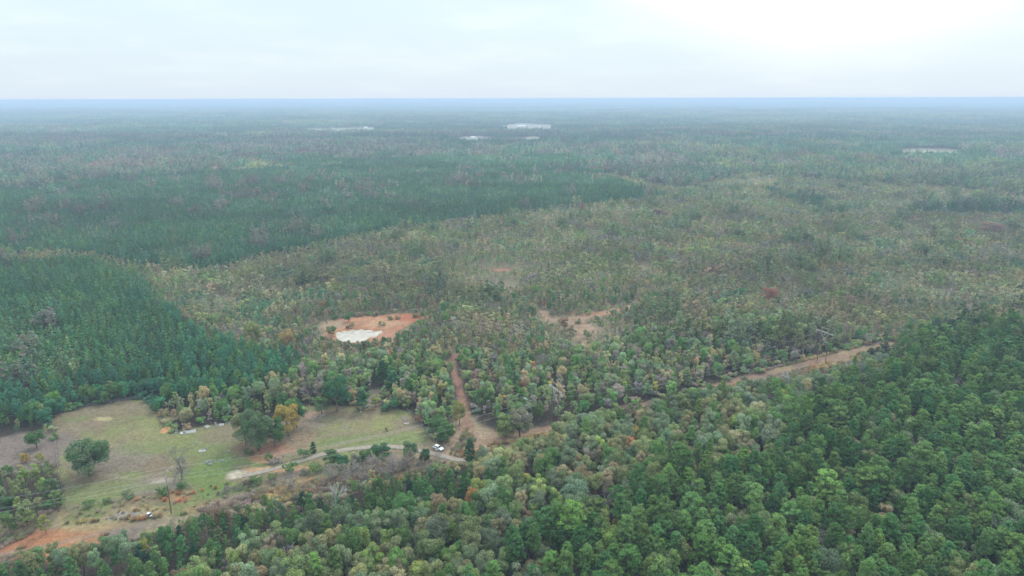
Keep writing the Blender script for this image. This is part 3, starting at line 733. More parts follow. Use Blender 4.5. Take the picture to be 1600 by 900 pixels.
# big field oak and the graveyard trees
place('oak', 140, 742, 13.0, 'sage', 'broad spreading sage-green oak alone in the grassy field by the power line', b='deep', rf=7.6, k=0)
place('oak', 404, 703, 16.5, 'deep', 'large dense green oak in the graveyard beside the golden tree', b='sage', rf=6.2, k=1)
place('full', 384, 694, 14.0, 'olive', 'tall olive tree with yellowing top against the large graveyard oak', b='khaki', rf=4.4, k=2)
place('full', 430, 697, 11.5, 'deep', 'deep green tree between the large graveyard oak and the golden tree', b='green', rf=3.8, k=3)
place('full', 451, 681, 13.5, 'gold', 'golden yellow autumn tree in the middle of the graveyard', b='yellow', rf=4.6, k=4)
place('full', 464, 668, 11, 'deep', 'dark green tree partly hidden behind the golden graveyard tree', b='teal', rf=3.2, k=5)
place('slim', 503, 648, 9.0, 'green', 'small light green tree with thin trunk by the pink clay graves', b='sage', rf=2.8, k=1)
place('oak', 527, 642, 15.0, 'deep', 'large dark green oak at the rear edge of the graveyard', b='teal', rf=6.0, k=0)
place('cedar', 567, 641, 9.5, 'deep', 'dense conical cedar at the rear corner of the graveyard', 'tree', b='teal', rf=3.0)
place('slim', 587, 637, 6.5, 'lime', 'lime green sapling beside the notch in the rear tree line', b='yellow', rf=1.8)
place('shrub', 612, 640, 4.6, 'teal', 'dark rounded shrub at the rear edge of the graveyard lawn', 'shrub', b='deep', rf=3.8)
place('cedar', 640, 628, 11, 'deep', 'dark round cedar behind the graveyard fence', b='green', rf=4.0)
place('cedar', 600, 603, 12.5, 'dark', 'very dark narrow cedar rising from the woods behind the graveyard', b='deep', rf=3.4)
place('cedar', 615, 612, 10, 'deep', 'rounded dark cedar close beside the very dark narrow one', b='teal', rf=3.8)
place('cedar', 490, 708, 4.6, 'deep', 'small pointed cedar standing on the lawn by the gravel lane', b='dark', rf=1.3)
place('shrub', 475, 715, 3.6, 'green', 'green bush on the lawn just above the gravel lane', 'shrub', b='sage', rf=2.2)
place('shrub', 421, 722, 3.6, 'green', 'small round bush at the end of the red clay bank', 'shrub', b='bright', rf=1.5)
place('shrub', 434, 724, 2.0, 'grey', 'low grey leafless bush beside the red clay bank', 'shrub', b='mauve', rf=2.6)
place('shrub', 388, 711, 2.6, 'green', 'low green bush at the foot of the large graveyard oak', 'shrub', b='deep', rf=1.6)
place('shrub', 604, 674, 1.5, 'brown', 'single tiny brown bush on the open graveyard lawn', 'shrub', b='deep', rf=.6)
place('shrub', 655, 661, 3.4, 'rust', 'rust-brown bush at the graveyard fence', 'shrub', b='brown', rf=2.2)
place('full', 697, 691, 8.5, 'deep', 'dense dark green tree directly behind the white car', b='green', rf=3.6, k=6)
place('full', 686, 679, 9.0, 'green', 'rounded mid-green tree second behind the white car', b='deep', rf=3.9, k=7)
place('full', 718, 664, 10.5, 'yellow', 'yellow-green tree on the edge of the dirt track', b='olive', rf=2.9, k=8)
place('slim', 692, 626, 9, 'yellow', 'small yellow tree among green ones left of the dirt track', b='olive', rf=2.2)
place('cedar', 735, 722, 9.3, 'deep', 'dark columnar cedar in front of the dirt track junction', b='dark', rf=2.3, k=1, rot=0)
place('full', 790, 682, 9.5, 'olive', 'olive rounded tree right of the track junction', b='lime', rf=4.2, k=1)
place('full', 812, 682, 11.5, 'grey', 'greyish broad tree beside the power line clearing', b='khaki', rf=5.0, k=9)
place('shrub', 789, 679, 3.0, 'gold', 'golden bush at the foot of the greyish broad tree', 'shrub', rf=1.8)
place('slim', 816, 625, 10, 'orange', 'orange sapling in the woods right of the dirt track', b='rust', rf=1.6)
place('full', 758, 640, 11, 'green', 'bright mid-green tree right of the dirt track', b='bright', rf=3.6, k=2)
place('slim', 455, 634, 11, 'khaki', 'tall khaki-orange tree behind the golden graveyard tree', b='tan', rf=3.2)
place('full', 395, 540, 13, 'khaki', 'rounded khaki tree standing above the plantation edge', b='lime', rf=5.0, k=4)
place('full', 450, 547, 12, 'tan', 'sandy tan tree beside the rounded khaki one', b='gold', rf=4.4, k=5)
place('broad', 1200, 478, 12, 'red', 'large red autumn tree in the middle of the pale young woods', b='rust', rf=5.2, k=3)
place('broad', 1546, 372, 15, 'rust', 'broad reddish tree near the right side, far from the clearing', b='mauve', rf=10, k=3)
place('broad', 910, 336, 13, 'rust', 'small far reddish tree before the dark plantation', b='red', rf=4.5, k=6)
place('broad', 1030, 344, 13, 'rust', 'far reddish-mauve tree right of the dark plantation', b='mauve', rf=7, k=7)
place('slim', 882, 516, 8, 'brown', 'brown reddish sapling in the clay clearing', b='rust', rf=2.6, k=2)
place('slim', 890, 524, 7, 'brown', 'second brown sapling lower in the clay clearing', b='tan', rf=2.4, k=3)
place('shrub', 916, 527, 4.0, 'green', 'small grey-green bush on the clay clearing', 'shrub', b='sage', rf=2.2)
place('slim', 545, 503, 6, 'deep', 'small dark tree on the pale bank above the pond', b='green', rf=2.2)
place('shrub', 517, 525, 6, 'olive', 'olive bush at the end of the milky pond', 'shrub', b='green', rf=3.2)
place('cedar', 600, 541, 5.0, 'dark', 'dark narrow cedar in front of the milky pond', b='deep', rf=2.4)
place('cedar', 586, 540, 4.0, 'dark', 'small dark cedar at the near edge of the milky pond', b='olive', rf=1.9)
for (a, b_, h, c1, c2, lb) in ((18, 838, 9, 'olive', 'green', 'olive sapling at the lower end of the field hedge'), (44, 826, 10, 'olive', 'lime', 'tall lime-olive sapling next to the field corner'), (60, 815, 9, 'olive', 'khaki', 'olive-khaki sapling in the field hedge'),
                      (72, 833, 6.5, 'lime', 'yellow', 'yellow-green bushy sapling at the field corner'), (92, 800, 8, 'olive', 'green', 'green sapling touching the field fence'), (84, 780, 9, 'sage', 'deep', 'dusky green sapling halfway up the field hedge')):
    place('slim', a, b_, h, c1, lb, b=c2, rf=h * .24)
place('shrub', 42, 722, 4.5, 'yellow', 'yellow bush on the bare mauve ground left of the field', 'shrub', b='gold', rf=1.9)
place('shrub', 63, 722, 3.6, 'yellow', 'smaller yellow-green bush on the bare mauve ground', 'shrub', b='lime', rf=1.5)
place('full', 58, 700, 7.5, 'deep', 'green tree on the bare ground outside the field fence', b='green', rf=3.2, k=5)
for (a, b_, h, c1, lb) in ((482,760,1.5,'orange','low orange weed clump on the cleared roadside strip'), (466,762,1.3,'gold','low straw-orange weeds near the dark pines'), (497,757,1.4,'gold','straw-coloured weed clump under the leafless thickets'),
    (548,513,3,'brown','brown bush on the clay bank above the pond'), (610,500,2.4,'deep','small dark bush on the red upper bank of the pit'), (622,499,2.2,'brown','small brown bush on the red upper bank of the pit'), (596,509,2.6,'olive','olive bush between the milky pond and red bank'), (650,496,2.6,'deep','dark bush at the right end of the red clay bank'),
    (902,505,2.8,'brown','brown bush in the bend of the right-hand clay clearing'), (932,500,2.8,'sage','sage bush on the long arm of the clay clearing'), (938,508,3.0,'olive','olive bush in the fork of the clay clearing'), (960,490,2.4,'khaki','khaki bush at the far arm of the clay clearing'), (876,505,2.4,'mauve','mauve brush at the start of the clay clearing')):
    place('shrub', a, b_, h, c1, lb, 'shrub', b='olive' if c1 != 'orange' else 'gold', rf=h * .8)
# hedge pieces along the road side of the field
HB = [(141,792,2.6,'deep','olive','small pointed evergreen at the roadside fence of the field'), (170,786,2.2,'green','olive','low green bush on the field fence'), (200,778,2.4,'green','sage','bushy green clump on the field fence'),
      (254,776,3.2,'green','bright','wide green bush left of the utility pole foot'), (286,762,2.6,'deep','green','green bush below the leafless field tree'), (355,770,2.2,'mauve','grey','grey brush at the lawn corner'), (375,764,1.8,'olive','mauve','olive weed clump on the lower lawn edge'),
      (388,758,2.6,'mauve','brown','brown brush on the lower lawn edge'), (402,757,3.2,'green','bright','upright green bush on the lower lawn edge'), (425,750,2.6,'green','olive','low green bush under the sand bank'), (453,739,3.8,'green','bright','tall green bush below the red clay bank'),
      (492,738,3.4,'lime','green','lime green bush below the gravel lane'), (478,740,2.6,'mauve','sage','mauve brush below the gravel lane')]
for (a, b_, h, c1, c2, lb) in HB: place('shrub', a, b_, h, c1, lb, 'shrub', b=c2, rf=h * .75)
HT = [(517,728,6.5,'deep','green','dark green roadside tree at the bend of the gravel lane'), (536,735,6,'deep','teal','dark green roadside tree amid grey brush'), (556,732,5.5,'sage','grey','grey-green small tree amid roadside brush'),
      (572,722,5.5,'deep','green','green small tree above the roadside brush'), (597,722,8,'deep','teal','rounded deep green tree beside the gravel lane'), (641,720,7.5,'deep','sage','feathery green pine-like tree near the lane end'), (664,722,5,'deep','dark','low dark tree close below the white car')]
for (a, b_, h, c1, c2, lb) in HT: place('full', a, b_, h, c1, lb, b=c2, rf=h * .42)
for (a, b_, h, c1, c2, lb) in ((452,768,5.5,'mauve','grey','leafless mauve thicket above the dark pines'), (470,776,5,'mauve','brown','mauve-brown leafless thicket near the orange weeds'), (548,752,6.5,'mauve','grey','grey leafless thicket by the roadside trees'),
                  (522,752,6,'grey','mauve','pale leafless thicket left of the roadside trees'), (588,744,6,'mauve','brown','brown leafless thicket under the power lines'), (616,738,6,'mauve','grey','mauve leafless thicket halfway to the white car'), (640,734,6,'mauve','brown','mauve leafless thicket below the feathery green tree'),
                  (602,748,5,'grey','mauve','pale grey leafless thicket at the pine edge'), (680,728,4.5,'mauve','brown','low mauve brush below the white car'), (568,754,5,'mauve','grey','dull mauve brush at the pine edge')):
    place('thin', a, b_, h, c1, lb, b=c2, rf=h * .55, name='broadleaf_tree')

# leafless trees
def bare_tree(name, label, px, py, H, r0, spread, depth, m, seed, fork=4, first=.28, twig=.035, tiltx=0, tilty=0):
    rg = np.random.default_rng(seed); x, y = G(px, py)
    t = thing(name, label, 'tree', (x, y, 0), 0); t.rotation_euler = (tiltx, tilty, 0)
    S = Soup(); S.tube([(0, 0, -.3), (0, 0, H * first), (0, 0, H * (first + .15))], [r0 * 1.15, r0, r0 * .8], 8, 0)
    part('trunk', S.mesh('bare_trunk', [m]), t)
    S = Soup(); branches(S, rg, ZERO, H, r0 * .8, spread, depth, 0, first, fork, twig); part('crown', S.mesh('bare_crown', [m]), t)
    KEEP.append((x, y, H * .28)); return t
bare_tree('bare_tree', 'grey leafless tree on the field corner behind the utility pole', 285, 748, 11, .28, .75, 4, M_BARKG, 3, 4, .3, .035)
bare_tree('dead_tree', 'tall bleached dead tree with upswept bare branches above the lower woods', 530, 820, 11.5, .22, .36, 3, M_DEAD, 8, 4, .3, .07)
bare_tree('dead_tree', 'leaning bleached dead tree at the bottom of the photo', 455, 905, 9, .18, .5, 3, M_DEAD, 12, 4, .35, .07, .3, .55)
bare_tree('dead_tree', 'low bleached dead tree beside the leaning one', 468, 897, 8.5, .16, .6, 3, M_DEAD, 15, 4, .3, .06, -.2, -.5)
bare_tree('bare_tree', 'slender white-trunked leafless tree at the rear of the graveyard', 484, 632, 9.5, .14, .5, 3, M_BARKG, 21, 3, .5, .03)
bare_tree('bare_tree', 'grey leafless tree in the woods below the second power line frame', 1340, 612, 13, .24, .6, 4, M_BARKG, 25, 4, .3, .05)
bare_tree('bare_tree', 'pale leafless tree on the near side of the power line clearing', 1228, 622, 11, .2, .5, 3, M_DEAD, 29, 4, .3, .05)
bare_tree('bare_tree', 'thin leafless tree inside the lower pine wood', 940, 832, 14, .15, .5, 3, M_BARKG, 31, 3, .4, .05)

# ------------------------------------------------------------------ car
def wheel(parent, x, y, r, w):
    o = MB().tube([(x, y - w / 2, r), (x, y + w / 2, r)], [r, r], 18).obj('wheel', M_TYRE, parent, bevel=.02)
    MB().tube([(x, y - w / 2 - .012, r), (x, y + w / 2 + .012, r)], [r * .62, r * .62], 14).obj('rim', M_RIM, o)
    return o
def car(px, py, ang):
    x, y = G(px, py); t = thing('parked_car', 'white car with dark windows and an open door parked at the graveyard corner', 'car', (x, y, 0.05), ang, None, (.86, .86, .86))
    # x forward
    W = .91
    prof = [(-2.3, .38), (-2.36, .6), (-2.34, .92), (-2.2, 1.03), (-1.2, 1.06), (.75, 1.04), (1.5, .98), (2.15, .86), (2.36, .66), (2.34, .36), (1.9, .28), (-1.9, .28)]
    m = MB(); n = len(prof)
    rows = []
    for yy, k, dz in ((-W, .965, 0), (-W * .93, 1, .03), (0, 1.01, .05), (W * .93, 1, .03), (W, .965, 0)):
        rows.append([(a * k, yy, b + (dz if b > .8 else 0)) for a, b in prof])
    V = [v for r in rows for v in r]; Fs = [tuple(range(n))[::-1], tuple(range(4 * n, 5 * n))]
    for j in range(4): Fs += [(j * n + i, j * n + (i + 1) % n, (j + 1) * n + (i + 1) % n, (j + 1) * n + i) for i in range(n)]
    b = m.add(V, Fs).obj('body', M_CARW, t, bevel=.05, smooth=False)
    # roof with pillars; glass house beneath
    g = MB(); lo = [(-2.05, -.84), (1.05, -.84), (1.05, .84), (-2.05, .84)]; hi = [(-1.65, -.66), (.25, -.66), (.25, .66), (-1.65, .66)]
    g.add([(a, b_, 1.05) for a, b_ in lo] + [(a, b_, 1.5) for a, b_ in hi], [(0,1,2,3)[::-1], (4,5,6,7), (0,1,5,4), (1,2,6,5), (2,3,7,6), (3,0,4,7)]).obj('window', M_GLASS, t)
    r = MB(); r.box((-1.68, -.69, 1.49), (.28, .69, 1.56)).obj('roof', M_CARW, t, bevel=.03)
    for s in (-1, 1):
        for (xa, xb) in ((1.07, .27), (-.55, -.55), (-2.07, -1.66)):
            MB().tube([(xa, s * .86, 1.05), (xb, s * .68, 1.5)], [.045, .045], 6).obj('pillar', M_CARW, t)
        for xx in (-1.42, 1.45): wheel(t, xx, s * .84, .34, .22)
        MB().box((2.2, s * .72 - .18, .66), (2.38, s * .72 + .18, .8)).obj('headlight', M_LAMP, t, bevel=.02)
        MB().box((-2.38, s * .74 - .14, .7), (-2.28, s * .74 + .14, .92)).obj('tail_light', M_RED, t, bevel=.02)
        MB().box((.78, s * 1.0 - .1, 1.02), (.95, s * 1.0 + .1, 1.18)).obj('mirror', M_TRIM, t, bevel=.03)
    MB().box((2.28, -.45, .42), (2.39, .45, .6)).obj('grille', M_TRIM, t)
    # open front door, swung out on the side towards the viewer
    d = MB().box((-1.05, -.03, .38), (0, .03, 1.05)).obj('door', M_CARW, t, 'open front door', bevel=.02)
    d.location = (.75, -.93, 0); d.rotation_euler = (0, 0, math.radians(55))
    w = MB().box((-.98, -.012, 1.05), (-.1, .012, 1.42)).obj('door_window', M_GLASS, d)
    KEEP.append((x, y, 4.5))
car(685, 702, math.radians(-38))

def cart(px, py, ang):
    x, y = G(px, py); t = thing('utility_cart', 'small white utility cart with dark windscreen at the end of a grey path', 'cart', (x, y, 0.1), ang, None, (.65, .65, .65))
    MB().prism([(-1.15, .3), (1.2, .3), (1.28, .55), (1.1, .86), (.55, .98), (.5, .55), (-.35, .55), (-.4, .92), (-1.2, .92)], -.62, .62).obj('body', M_WHITE, t, bevel=.05)
    MB().box((-1.2, -.68, 1.82), (.35, .68, 1.9)).obj('roof', M_WHITE, t, bevel=.03)
    MB().add([(.62, -.58, .98), (.62, .58, .98), (.32, .58, 1.8), (.32, -.58, 1.8), (.58, -.58, .98), (.58, .58, .98), (.28, .58, 1.8), (.28, -.58, 1.8)], [(0,1,2,3),(7,6,5,4),(0,4,5,1),(3,2,6,7),(1,5,6,2),(0,3,7,4)]).obj('windscreen', M_GLASS, t)
    for xx in (-1.1, .3):
        for s in (-1, 1): MB().tube([(xx, s * .6, .85), (xx, s * .62, 1.84)], [.035, .035], 6).obj('roof_post', M_TRIM, t)
    MB().box((-.35, -.52, .55), (.05, .52, .82)).obj('seat', M_TRIM, t, bevel=.04)
    MB().box((-.42, -.52, .82), (-.32, .52, 1.25)).obj('backrest', M_TRIM, t, bevel=.03)
    for xx in (-.78, .85):
        for s in (-1, 1): wheel(t, xx, s * .58, .29, .2)
    KEEP.append((x, y, 3))
cart(234, 808, math.radians(-12))

# ------------------------------------------------------------------ power line
A_ = np.array(G(268, 803)); B_ = np.array(G(867, 664)); C_ = np.array(G(1283, 566)); D_ = np.array(G(1571, 497))
print("poles", A_, B_, C_, D_)
def dirang(p, q): v = q - p; return math.atan2(v[1], v[0])
def hframe(p, ang, Ht, label):
    t = thing('power_line_frame', label, 'utility pole', (p[0], p[1], 0), ang)      # local x along the line
    for s in (-1, 1): MB().tube([(0, s * 2.3, -.5), (0, s * 2.3, Ht)], [.2, .13], 10).obj('pole', M_POLE, t)
    for xx in (-.24, .24): MB().box((xx - .09, -4.9, Ht - 2.3), (xx + .09, 4.9, Ht - 1.98)).obj('crossarm', M_ARM, t)
    MB().tube([(0, -2.6, Ht - .1), (0, 2.6, Ht - .1)], [.11, .11], 6).obj('top_bar', M_ARM, t)
    for s in (-1, 1): MB().tube([(s * .1, -2.2 * s, Ht - 2.9), (s * .1, 2.2 * s, Ht - 7.2)], [.13, .13], 6).obj('brace', M_ARM, t)
    for yy in (-4.6, 0, 4.6):
        m = MB().tube([(0, yy, Ht - 2.1), (0, yy, Ht - 3.5)], [.05, .05], 6)
        for k in range(7): m.tube([(0, yy, Ht - 2.35 - k * .16), (0, yy, Ht - 2.43 - k * .16)], [.13, .13], 8)
        m.obj('insulator', M_INS, t)
    KEEP.append((p[0], p[1], 4))
    c, s_ = math.cos(ang), math.sin(ang)
    return [np.array([p[0] - s_ * yy, p[1] + c * yy, Ht - 3.55]) for yy in (4.6, 0, -4.6)]
HB_ = 16.5
angA = dirang(A_, B_)
wB = hframe(B_, dirang(A_, C_), 17, 'pale two-pole power line frame nearest the white car')
wC = hframe(C_, dirang(B_, D_), 17, 'pale two-pole power line frame at the clearing in the middle distance')
wD = hframe(D_, dirang(C_, D_), 17, 'farthest two-pole power line frame, dark woods around it')
def single_pole(p, ang):
    t = thing('utility_pole', 'tall single wooden utility pole beside the grassy field', 'utility pole', (p[0], p[1], 0), ang)
    Ht = 15.5
    MB().tube([(0, 0, -.5), (0, 0, Ht * .62)], [.21, .17], 12).obj('pole', M_POLE, t)
    MB().tube([(0, 0, Ht * .62), (0, 0, Ht)], [.172, .13], 12).obj('pole_top', M_ARM, t, 'bleached upper pole')
    out = []
    for k, (s, h) in enumerate(((1, Ht - .6), (-1, Ht - 2.4), (1, Ht - 4.6))):
        m = MB().tube([(0, s * .12, h), (0, s * .95, h + .12)], [.06, .05], 6)
        for j in range(5): m.tube([(0, s * (.35 + j * .12), h + .04), (0, s * (.4 + j * .12), h + .05)], [.12, .12], 8)
        m.obj('insulator', M_INS, t)
        c, s_ = math.cos(ang), math.sin(ang); out.append(np.array([p[0] - s_ * s * .95, p[1] + c * s * .95, h + .15]))
    MB().tube([(0, .24, 9.6), (0, .24, 10.5)], [.2, .2], 10).obj('transformer', M_STEEL, t)
    KEEP.append((p[0], p[1], 3)); return out
wA = single_pole(A_, angA)
dl = np.array([math.cos(angA + math.pi), math.sin(angA + math.pi)])
P0_ = np.array(G(-150, 880)); 
wZ = [np.array([P0_[0], P0_[1], z]) + np.array([0, k, 0]) for k, z in ((1, 15), (-1, 13.2), (1, 11))]
E_ = D_ + (D_ - C_) * 1.1
wE = [w + np.array([*(E_ - D_), 0]) for w in wD]
def wires(Wa, Wb, sag, where, r=.025):
    for k, (a, b) in enumerate(zip(Wa, Wb)):
        n = 28; t = np.linspace(0, 1, n)[:, None]; P = a * (1 - t) + b * t; P[:, 2] -= (4 * sag * t * (1 - t))[:, 0]
        o = MB().tube(P, [r] * n, 5).obj('power_cable', M_WIRE)
        o['label'] = ('upper', 'middle', 'lower')[k] + ' thin overhead cable ' + where; o['category'] = 'cable'; o['group'] = 'overhead power cables'
wires(wZ, wA, 1.4, 'leading off beyond the single wooden pole')
wires(wA, wB, 4.0, 'between the single pole and first two-pole frame')
wires(wB, wC, 4.5, 'between the first and middle two-pole frames')
wires(wC, wD, 4.0, 'between the middle and farthest two-pole frames')
wires(wD, wE, 4.0, 'running on beyond the farthest two-pole frame')

# ------------------------------------------------------------------ fences
def fence(label, pts, gap=4.0, hgt=1.3, m=M_STEEL, mesh_=False):
    P = GP(pts); t = thing('wire_fence', label, 'fence', (P[0][0], P[0][1], 0)); o = P[0]
    seg = np.hypot(*np.diff(P, axis=0).T); s = np.concatenate([[0], np.cumsum(seg)]); n = max(2, min(95, int(s[-1] / gap) + 1)); tt = np.linspace(0, s[-1], n)
    xs = np.interp(tt, s, P[:, 0]) - o[0]; ys = np.interp(tt, s, P[:, 1]) - o[1]
    pm = MB().tube([(0, 0, -.4), (0, 0, hgt + .12)], [.06, .05], 6)
    first = None
    for i in range(n):
        if first is None: q = pm.obj('post', m, t); first = q
        else: q = first.copy(); C.objects.link(q); q.parent = t
        q.location = (xs[i], ys[i], 0)
    for k in range(4 if not mesh_ else 7):
        z = hgt * (k + 1) / (4 if not mesh_ else 7); MB().tube(np.stack([xs, ys, np.full(n, z)], 1), [.014] * n, 3).obj('strand', M_STEEL, t)
fence('wire fence along the roadside of the field', [(104,800),(150,790),(200,779),(250,768),(296,760)], 4, m=M_POLE)
fence('short fence running down from the lawn corner to the road', [(296,760),(304,770),(312,778)], 2.0, mesh_=True)
fence('wire fence on the outer side of the grassy field', [(82,650),(86,690),(92,740),(104,800)], 4, m=M_POLE)
fence('wire fence across the rear of the grassy field', [(82,648),(150,633),(226,622)], 4, m=M_POLE)
fence('grey chain fence on the car side of the graveyard', [(632,638),(645,650),(655,661),(668,678),(682,694)], 3, mesh_=True)
fence('fence below the gravel lane along the roadside brush', [(318,780),(370,768),(430,752),(490,742),(540,738)], 4, m=M_POLE)
fence('small gate fence beside the white car', [(694,700),(704,703),(713,708)], 2, m=M_POLE)

# ------------------------------------------------------------------ graves
def headstone(px, py, w, h, kind, label, ang=None):
    x, y = G(px, py); a = ang if ang is not None else random.uniform(-.25, .25) + .3
    t = thing('headstone', label, 'headstone', (x, y, 0.02), a, 'graves in the graveyard', (.8, .8, .8))
    m = M_STONE if kind != 'g' else M_STONE2
    MB().box((-w * .62, -.25, -.2), (w * .62, .25, .2)).obj('plinth', M_STONE2, t, bevel=.02)
    q = [(-w / 2, .2), (w / 2, .2), (w / 2, h * .78)] + [(w / 2 * math.cos(u), h * .78 + h * .22 * math.sin(u)) for u in np.linspace(.3, math.pi - .3, 5)] + [(-w / 2, h * .78)]
    MB().prism(q, -.11, .11).obj('tablet', m, t, bevel=.012)
GR = [(276,674,1.1,1.3,'m','white headstone at the end of the rear row, by the orange sand heap'), (275,678,1.2,.9,'m','low white headstone just in front of the rear row end stone'), (308,672,.9,.8,'g','lone small headstone in the rear row gap'),
      (337,664,.8,1.4,'m','tall narrow white stone in the rear row'), (339,667,.9,1.2,'m','white stone close before the tall narrow one'), (354,662,.9,.8,'g','first small stone of the pair near the tree-line'), (359,661,.7,1.0,'g','second small stone of the pair near the tree-line'), (364,660,1.6,.9,'m','wide pale stone beside the olive graveyard tree'),
      (322,722,.8,.9,'m','first white stone of the front row'), (323,724,.9,1.0,'m','second white stone of the front row'), (327,722,1.2,.9,'m','broad white stone of the front row'), (331,721,.7,.8,'m','narrow white stone of the front row'), (328,726,1.3,.6,'m','low cream stone in front of the row'),
      (336,721,.7,.7,'g','grey stone midway in the front row'), (341,721,.8,.7,'g','squat grey stone in the front row'), (347,720,1.0,.6,'m','last pale stone of the front row'), (358,706,1.2,.9,'m','solitary white stone above the front row'), (359,717,.9,.7,'g','solitary grey stone below the white one'),
      (317,703,1.0,.7,'g','grey stone on a pink earth patch'), (323,702,.9,.6,'g','dull stone beside the one on the pink earth patch'), (306,692,.9,.6,'m','small pale stone in mid lawn'), (306,695,.9,.5,'g','low stone just before the small pale one'),
      (475,651,.9,1.0,'m','white stone left of the pink clay graves'), (480,643,.9,.9,'m','stone among the rear pink clay graves'), (492,654,1.1,.9,'m','cream stone in front of the pink clay graves'), (503,651,.8,1.1,'m','first stone at the foot of the light green tree'), (506,650,.9,1.0,'m','second stone at the foot of the light green tree'), (498,651,.7,.9,'g','grey stone between the clay graves and light green tree'),
      (540,667,.9,.9,'m','lone white stone on the far lawn'), (539,670,1.2,.5,'m','flat kerb stone before the lone white one'), (457,689,.9,.7,'m','small white stone below the golden tree'), (471,671,.7,.8,'g','grey stone right of the golden tree'),
      (430,716,.9,1.1,'m','white stone beside the grey leafless bush'), (443,715,.8,1.2,'g','dark stone right of the grey leafless bush'), (493,706,.7,.7,'m','tan stone beside the small pointed cedar'), (564,645,.9,.9,'m','white stone below the conical cedar'),
      (647,656,.8,.9,'m','white stone near the rust-brown bush'), (630,655,.9,.5,'m','low stone in the scattered plot near the fence'), (633,658,.8,.6,'m','pale stone in the scattered plot near the fence'), (626,653,.6,.8,'g','narrow stone of the scattered plot near the fence')]
for g in GR: headstone(*g)
def slab(px, py, w, l, label, m=M_STONE2, ang=.2):
    x, y = G(px, py); t = thing('grave_slab', label, 'grave slab', (x, y, 0), ang, 'flat grave slabs')
    mb = MB(); 
    mb.box((-w / 2, -l / 2, -.1), (w / 2, l / 2, .16)).obj('slab', m, t, bevel=.02)
    k = MB(); e = .14
    k.box((-w / 2 - e, -l / 2 - e, -.1), (w / 2 + e, -l / 2 - .002, .24)); k.box((-w / 2 - e, l / 2 + .002, -.1), (w / 2 + e, l / 2 + e, .24))
    k.box((-w / 2 - e, -l / 2, -.1), (-w / 2 - .002, l / 2, .24)); k.box((w / 2 + .002, -l / 2, -.1), (w / 2 + e, l / 2, .24))
    k.obj('edging_frame', M_STONE, t)
slab(296, 675, 4.2, 2.2, 'wide grey family plot slab in the rear row'); slab(286, 677, 1.6, 1.6, 'bright white slab at the end of the grey family plot', M_STONE)
slab(324, 667, 1.3, 2.0, 'narrow pale slab in mid rear row', M_STONE2, .9); slab(346, 664, 1.4, 1.4, 'small grey slab beside the tall narrow stone')
slab(635, 662, 1.5, .6, 'pale slab edge in the scattered plot near the fence', M_STONE2, .1); slab(316, 705, 1.8, 1.2, 'dull slab on the pink earth patch')

def mound(px, py, rx, ry, h):
    x, y = G(px, py); n, r = 26, 8; V = [(0, 0, h)]; Fs = []
    for j in range(1, r + 1):
        for i in range(n):
            a = 2 * math.pi * i / n; q = j / r; k = 1 + .12 * math.sin(3 * a + 1) + .07 * math.sin(7 * a)
            V.append((rx * q * k * math.cos(a), ry * q * k * math.sin(a), h * (1 - q) ** 1.1 * (1 + .15 * math.sin(5 * a + j)) - .05 * (j == r)))
    for i in range(n): Fs.append((0, 1 + i, 1 + (i + 1) % n))
    for j in range(r - 1):
        for i in range(n): a = 1 + j * n + i; b = 1 + j * n + (i + 1) % n; Fs.append((a, a + n, b + n, b))
    o = MB().add(V, Fs).obj('sand_heap', M_SAND); o.location = (x, y, 0); o['label'] = 'orange sand heap at the rear corner of the grassy field'; o['category'] = 'sand heap'
mound(261, 672, 2.6, 2.6, 1.5)

# ------------------------------------------------------------------ buildings and tower
def shed(px, py, w, l, h, ang, label, wall=M_WALL, roof=M_WHITE, name='shed', cat='shed', z=None, rise=.28):
    x, y = G(px, py); t = thing(name, label, cat, (x, y, float(terrain(x, y))), ang)
    rr = w * rise
    MB().prism([(-w / 2, -.3), (w / 2, -.3), (w / 2, h), (0, h + rr), (-w / 2, h)], -l / 2, l / 2).obj('wall', wall, t)
    e = .35; th = .12
    MB().prism([(-w / 2 - e, h - e * rise * 2 + .03), (0, h + rr + .03), (w / 2 + e, h - e * rise * 2 + .03), (w / 2 + e, h - e * rise * 2 + th + .03), (0, h + rr + th + .06), (-w / 2 - e, h - e * rise * 2 + th + .03)], -l / 2 - e, l / 2 + e).obj('roof', roof, t)
    MB().box((-.5, -l / 2 - .05, 0), (.5, -l / 2 + .02, min(2.1, h - .3))).obj('door', M_TRIM, t)
    for s in (-1, 1):
        for yy in np.arange(-l / 2 + 1.5, l / 2 - 1, 3.0): MB().box((s * w / 2 - .03, yy - .45, h * .38), (s * w / 2 + .03, yy + .45, h * .78)).obj('window', M_GLASS, t)
    KEEP.append((x, y, max(w, l) * .55))
shed(824, 636, 2.6, 4.0, 2.6, .5, 'white-roofed shed half hidden in trees near the first power line frame')
FB = [(520,203,14,30,5,.3,M_WHITE,'long white farm building on the pale field strip'), (572,201,10,16,4.5,1.2,M_WALL,'small farmhouse at the end of the pale field strip'), (498,204,9,14,4,.8,M_RUST,'rusty barn on the pale field strip'), (815,199,16,34,5,1.4,M_WHITE,'white barn in the middle of the largest pale field'),
      (845,200,12,22,4.5,.2,M_WHITE,'white farmhouse at the end of the largest pale field'), (740,217,10,18,4.5,1.0,M_WHITE,'small pale barn on the lower pale field'), (466,170,30,60,9,1.3,M_WHITE,'very distant white shed near the horizon'), (355,214,10,18,5,.5,M_WHITE,'small white house among far trees')]
for (a, b_, w, l, h, an, m, lb) in FB: shed(a, b_, w, l, h, an, lb, M_WALL, m, 'farm_building', 'building')
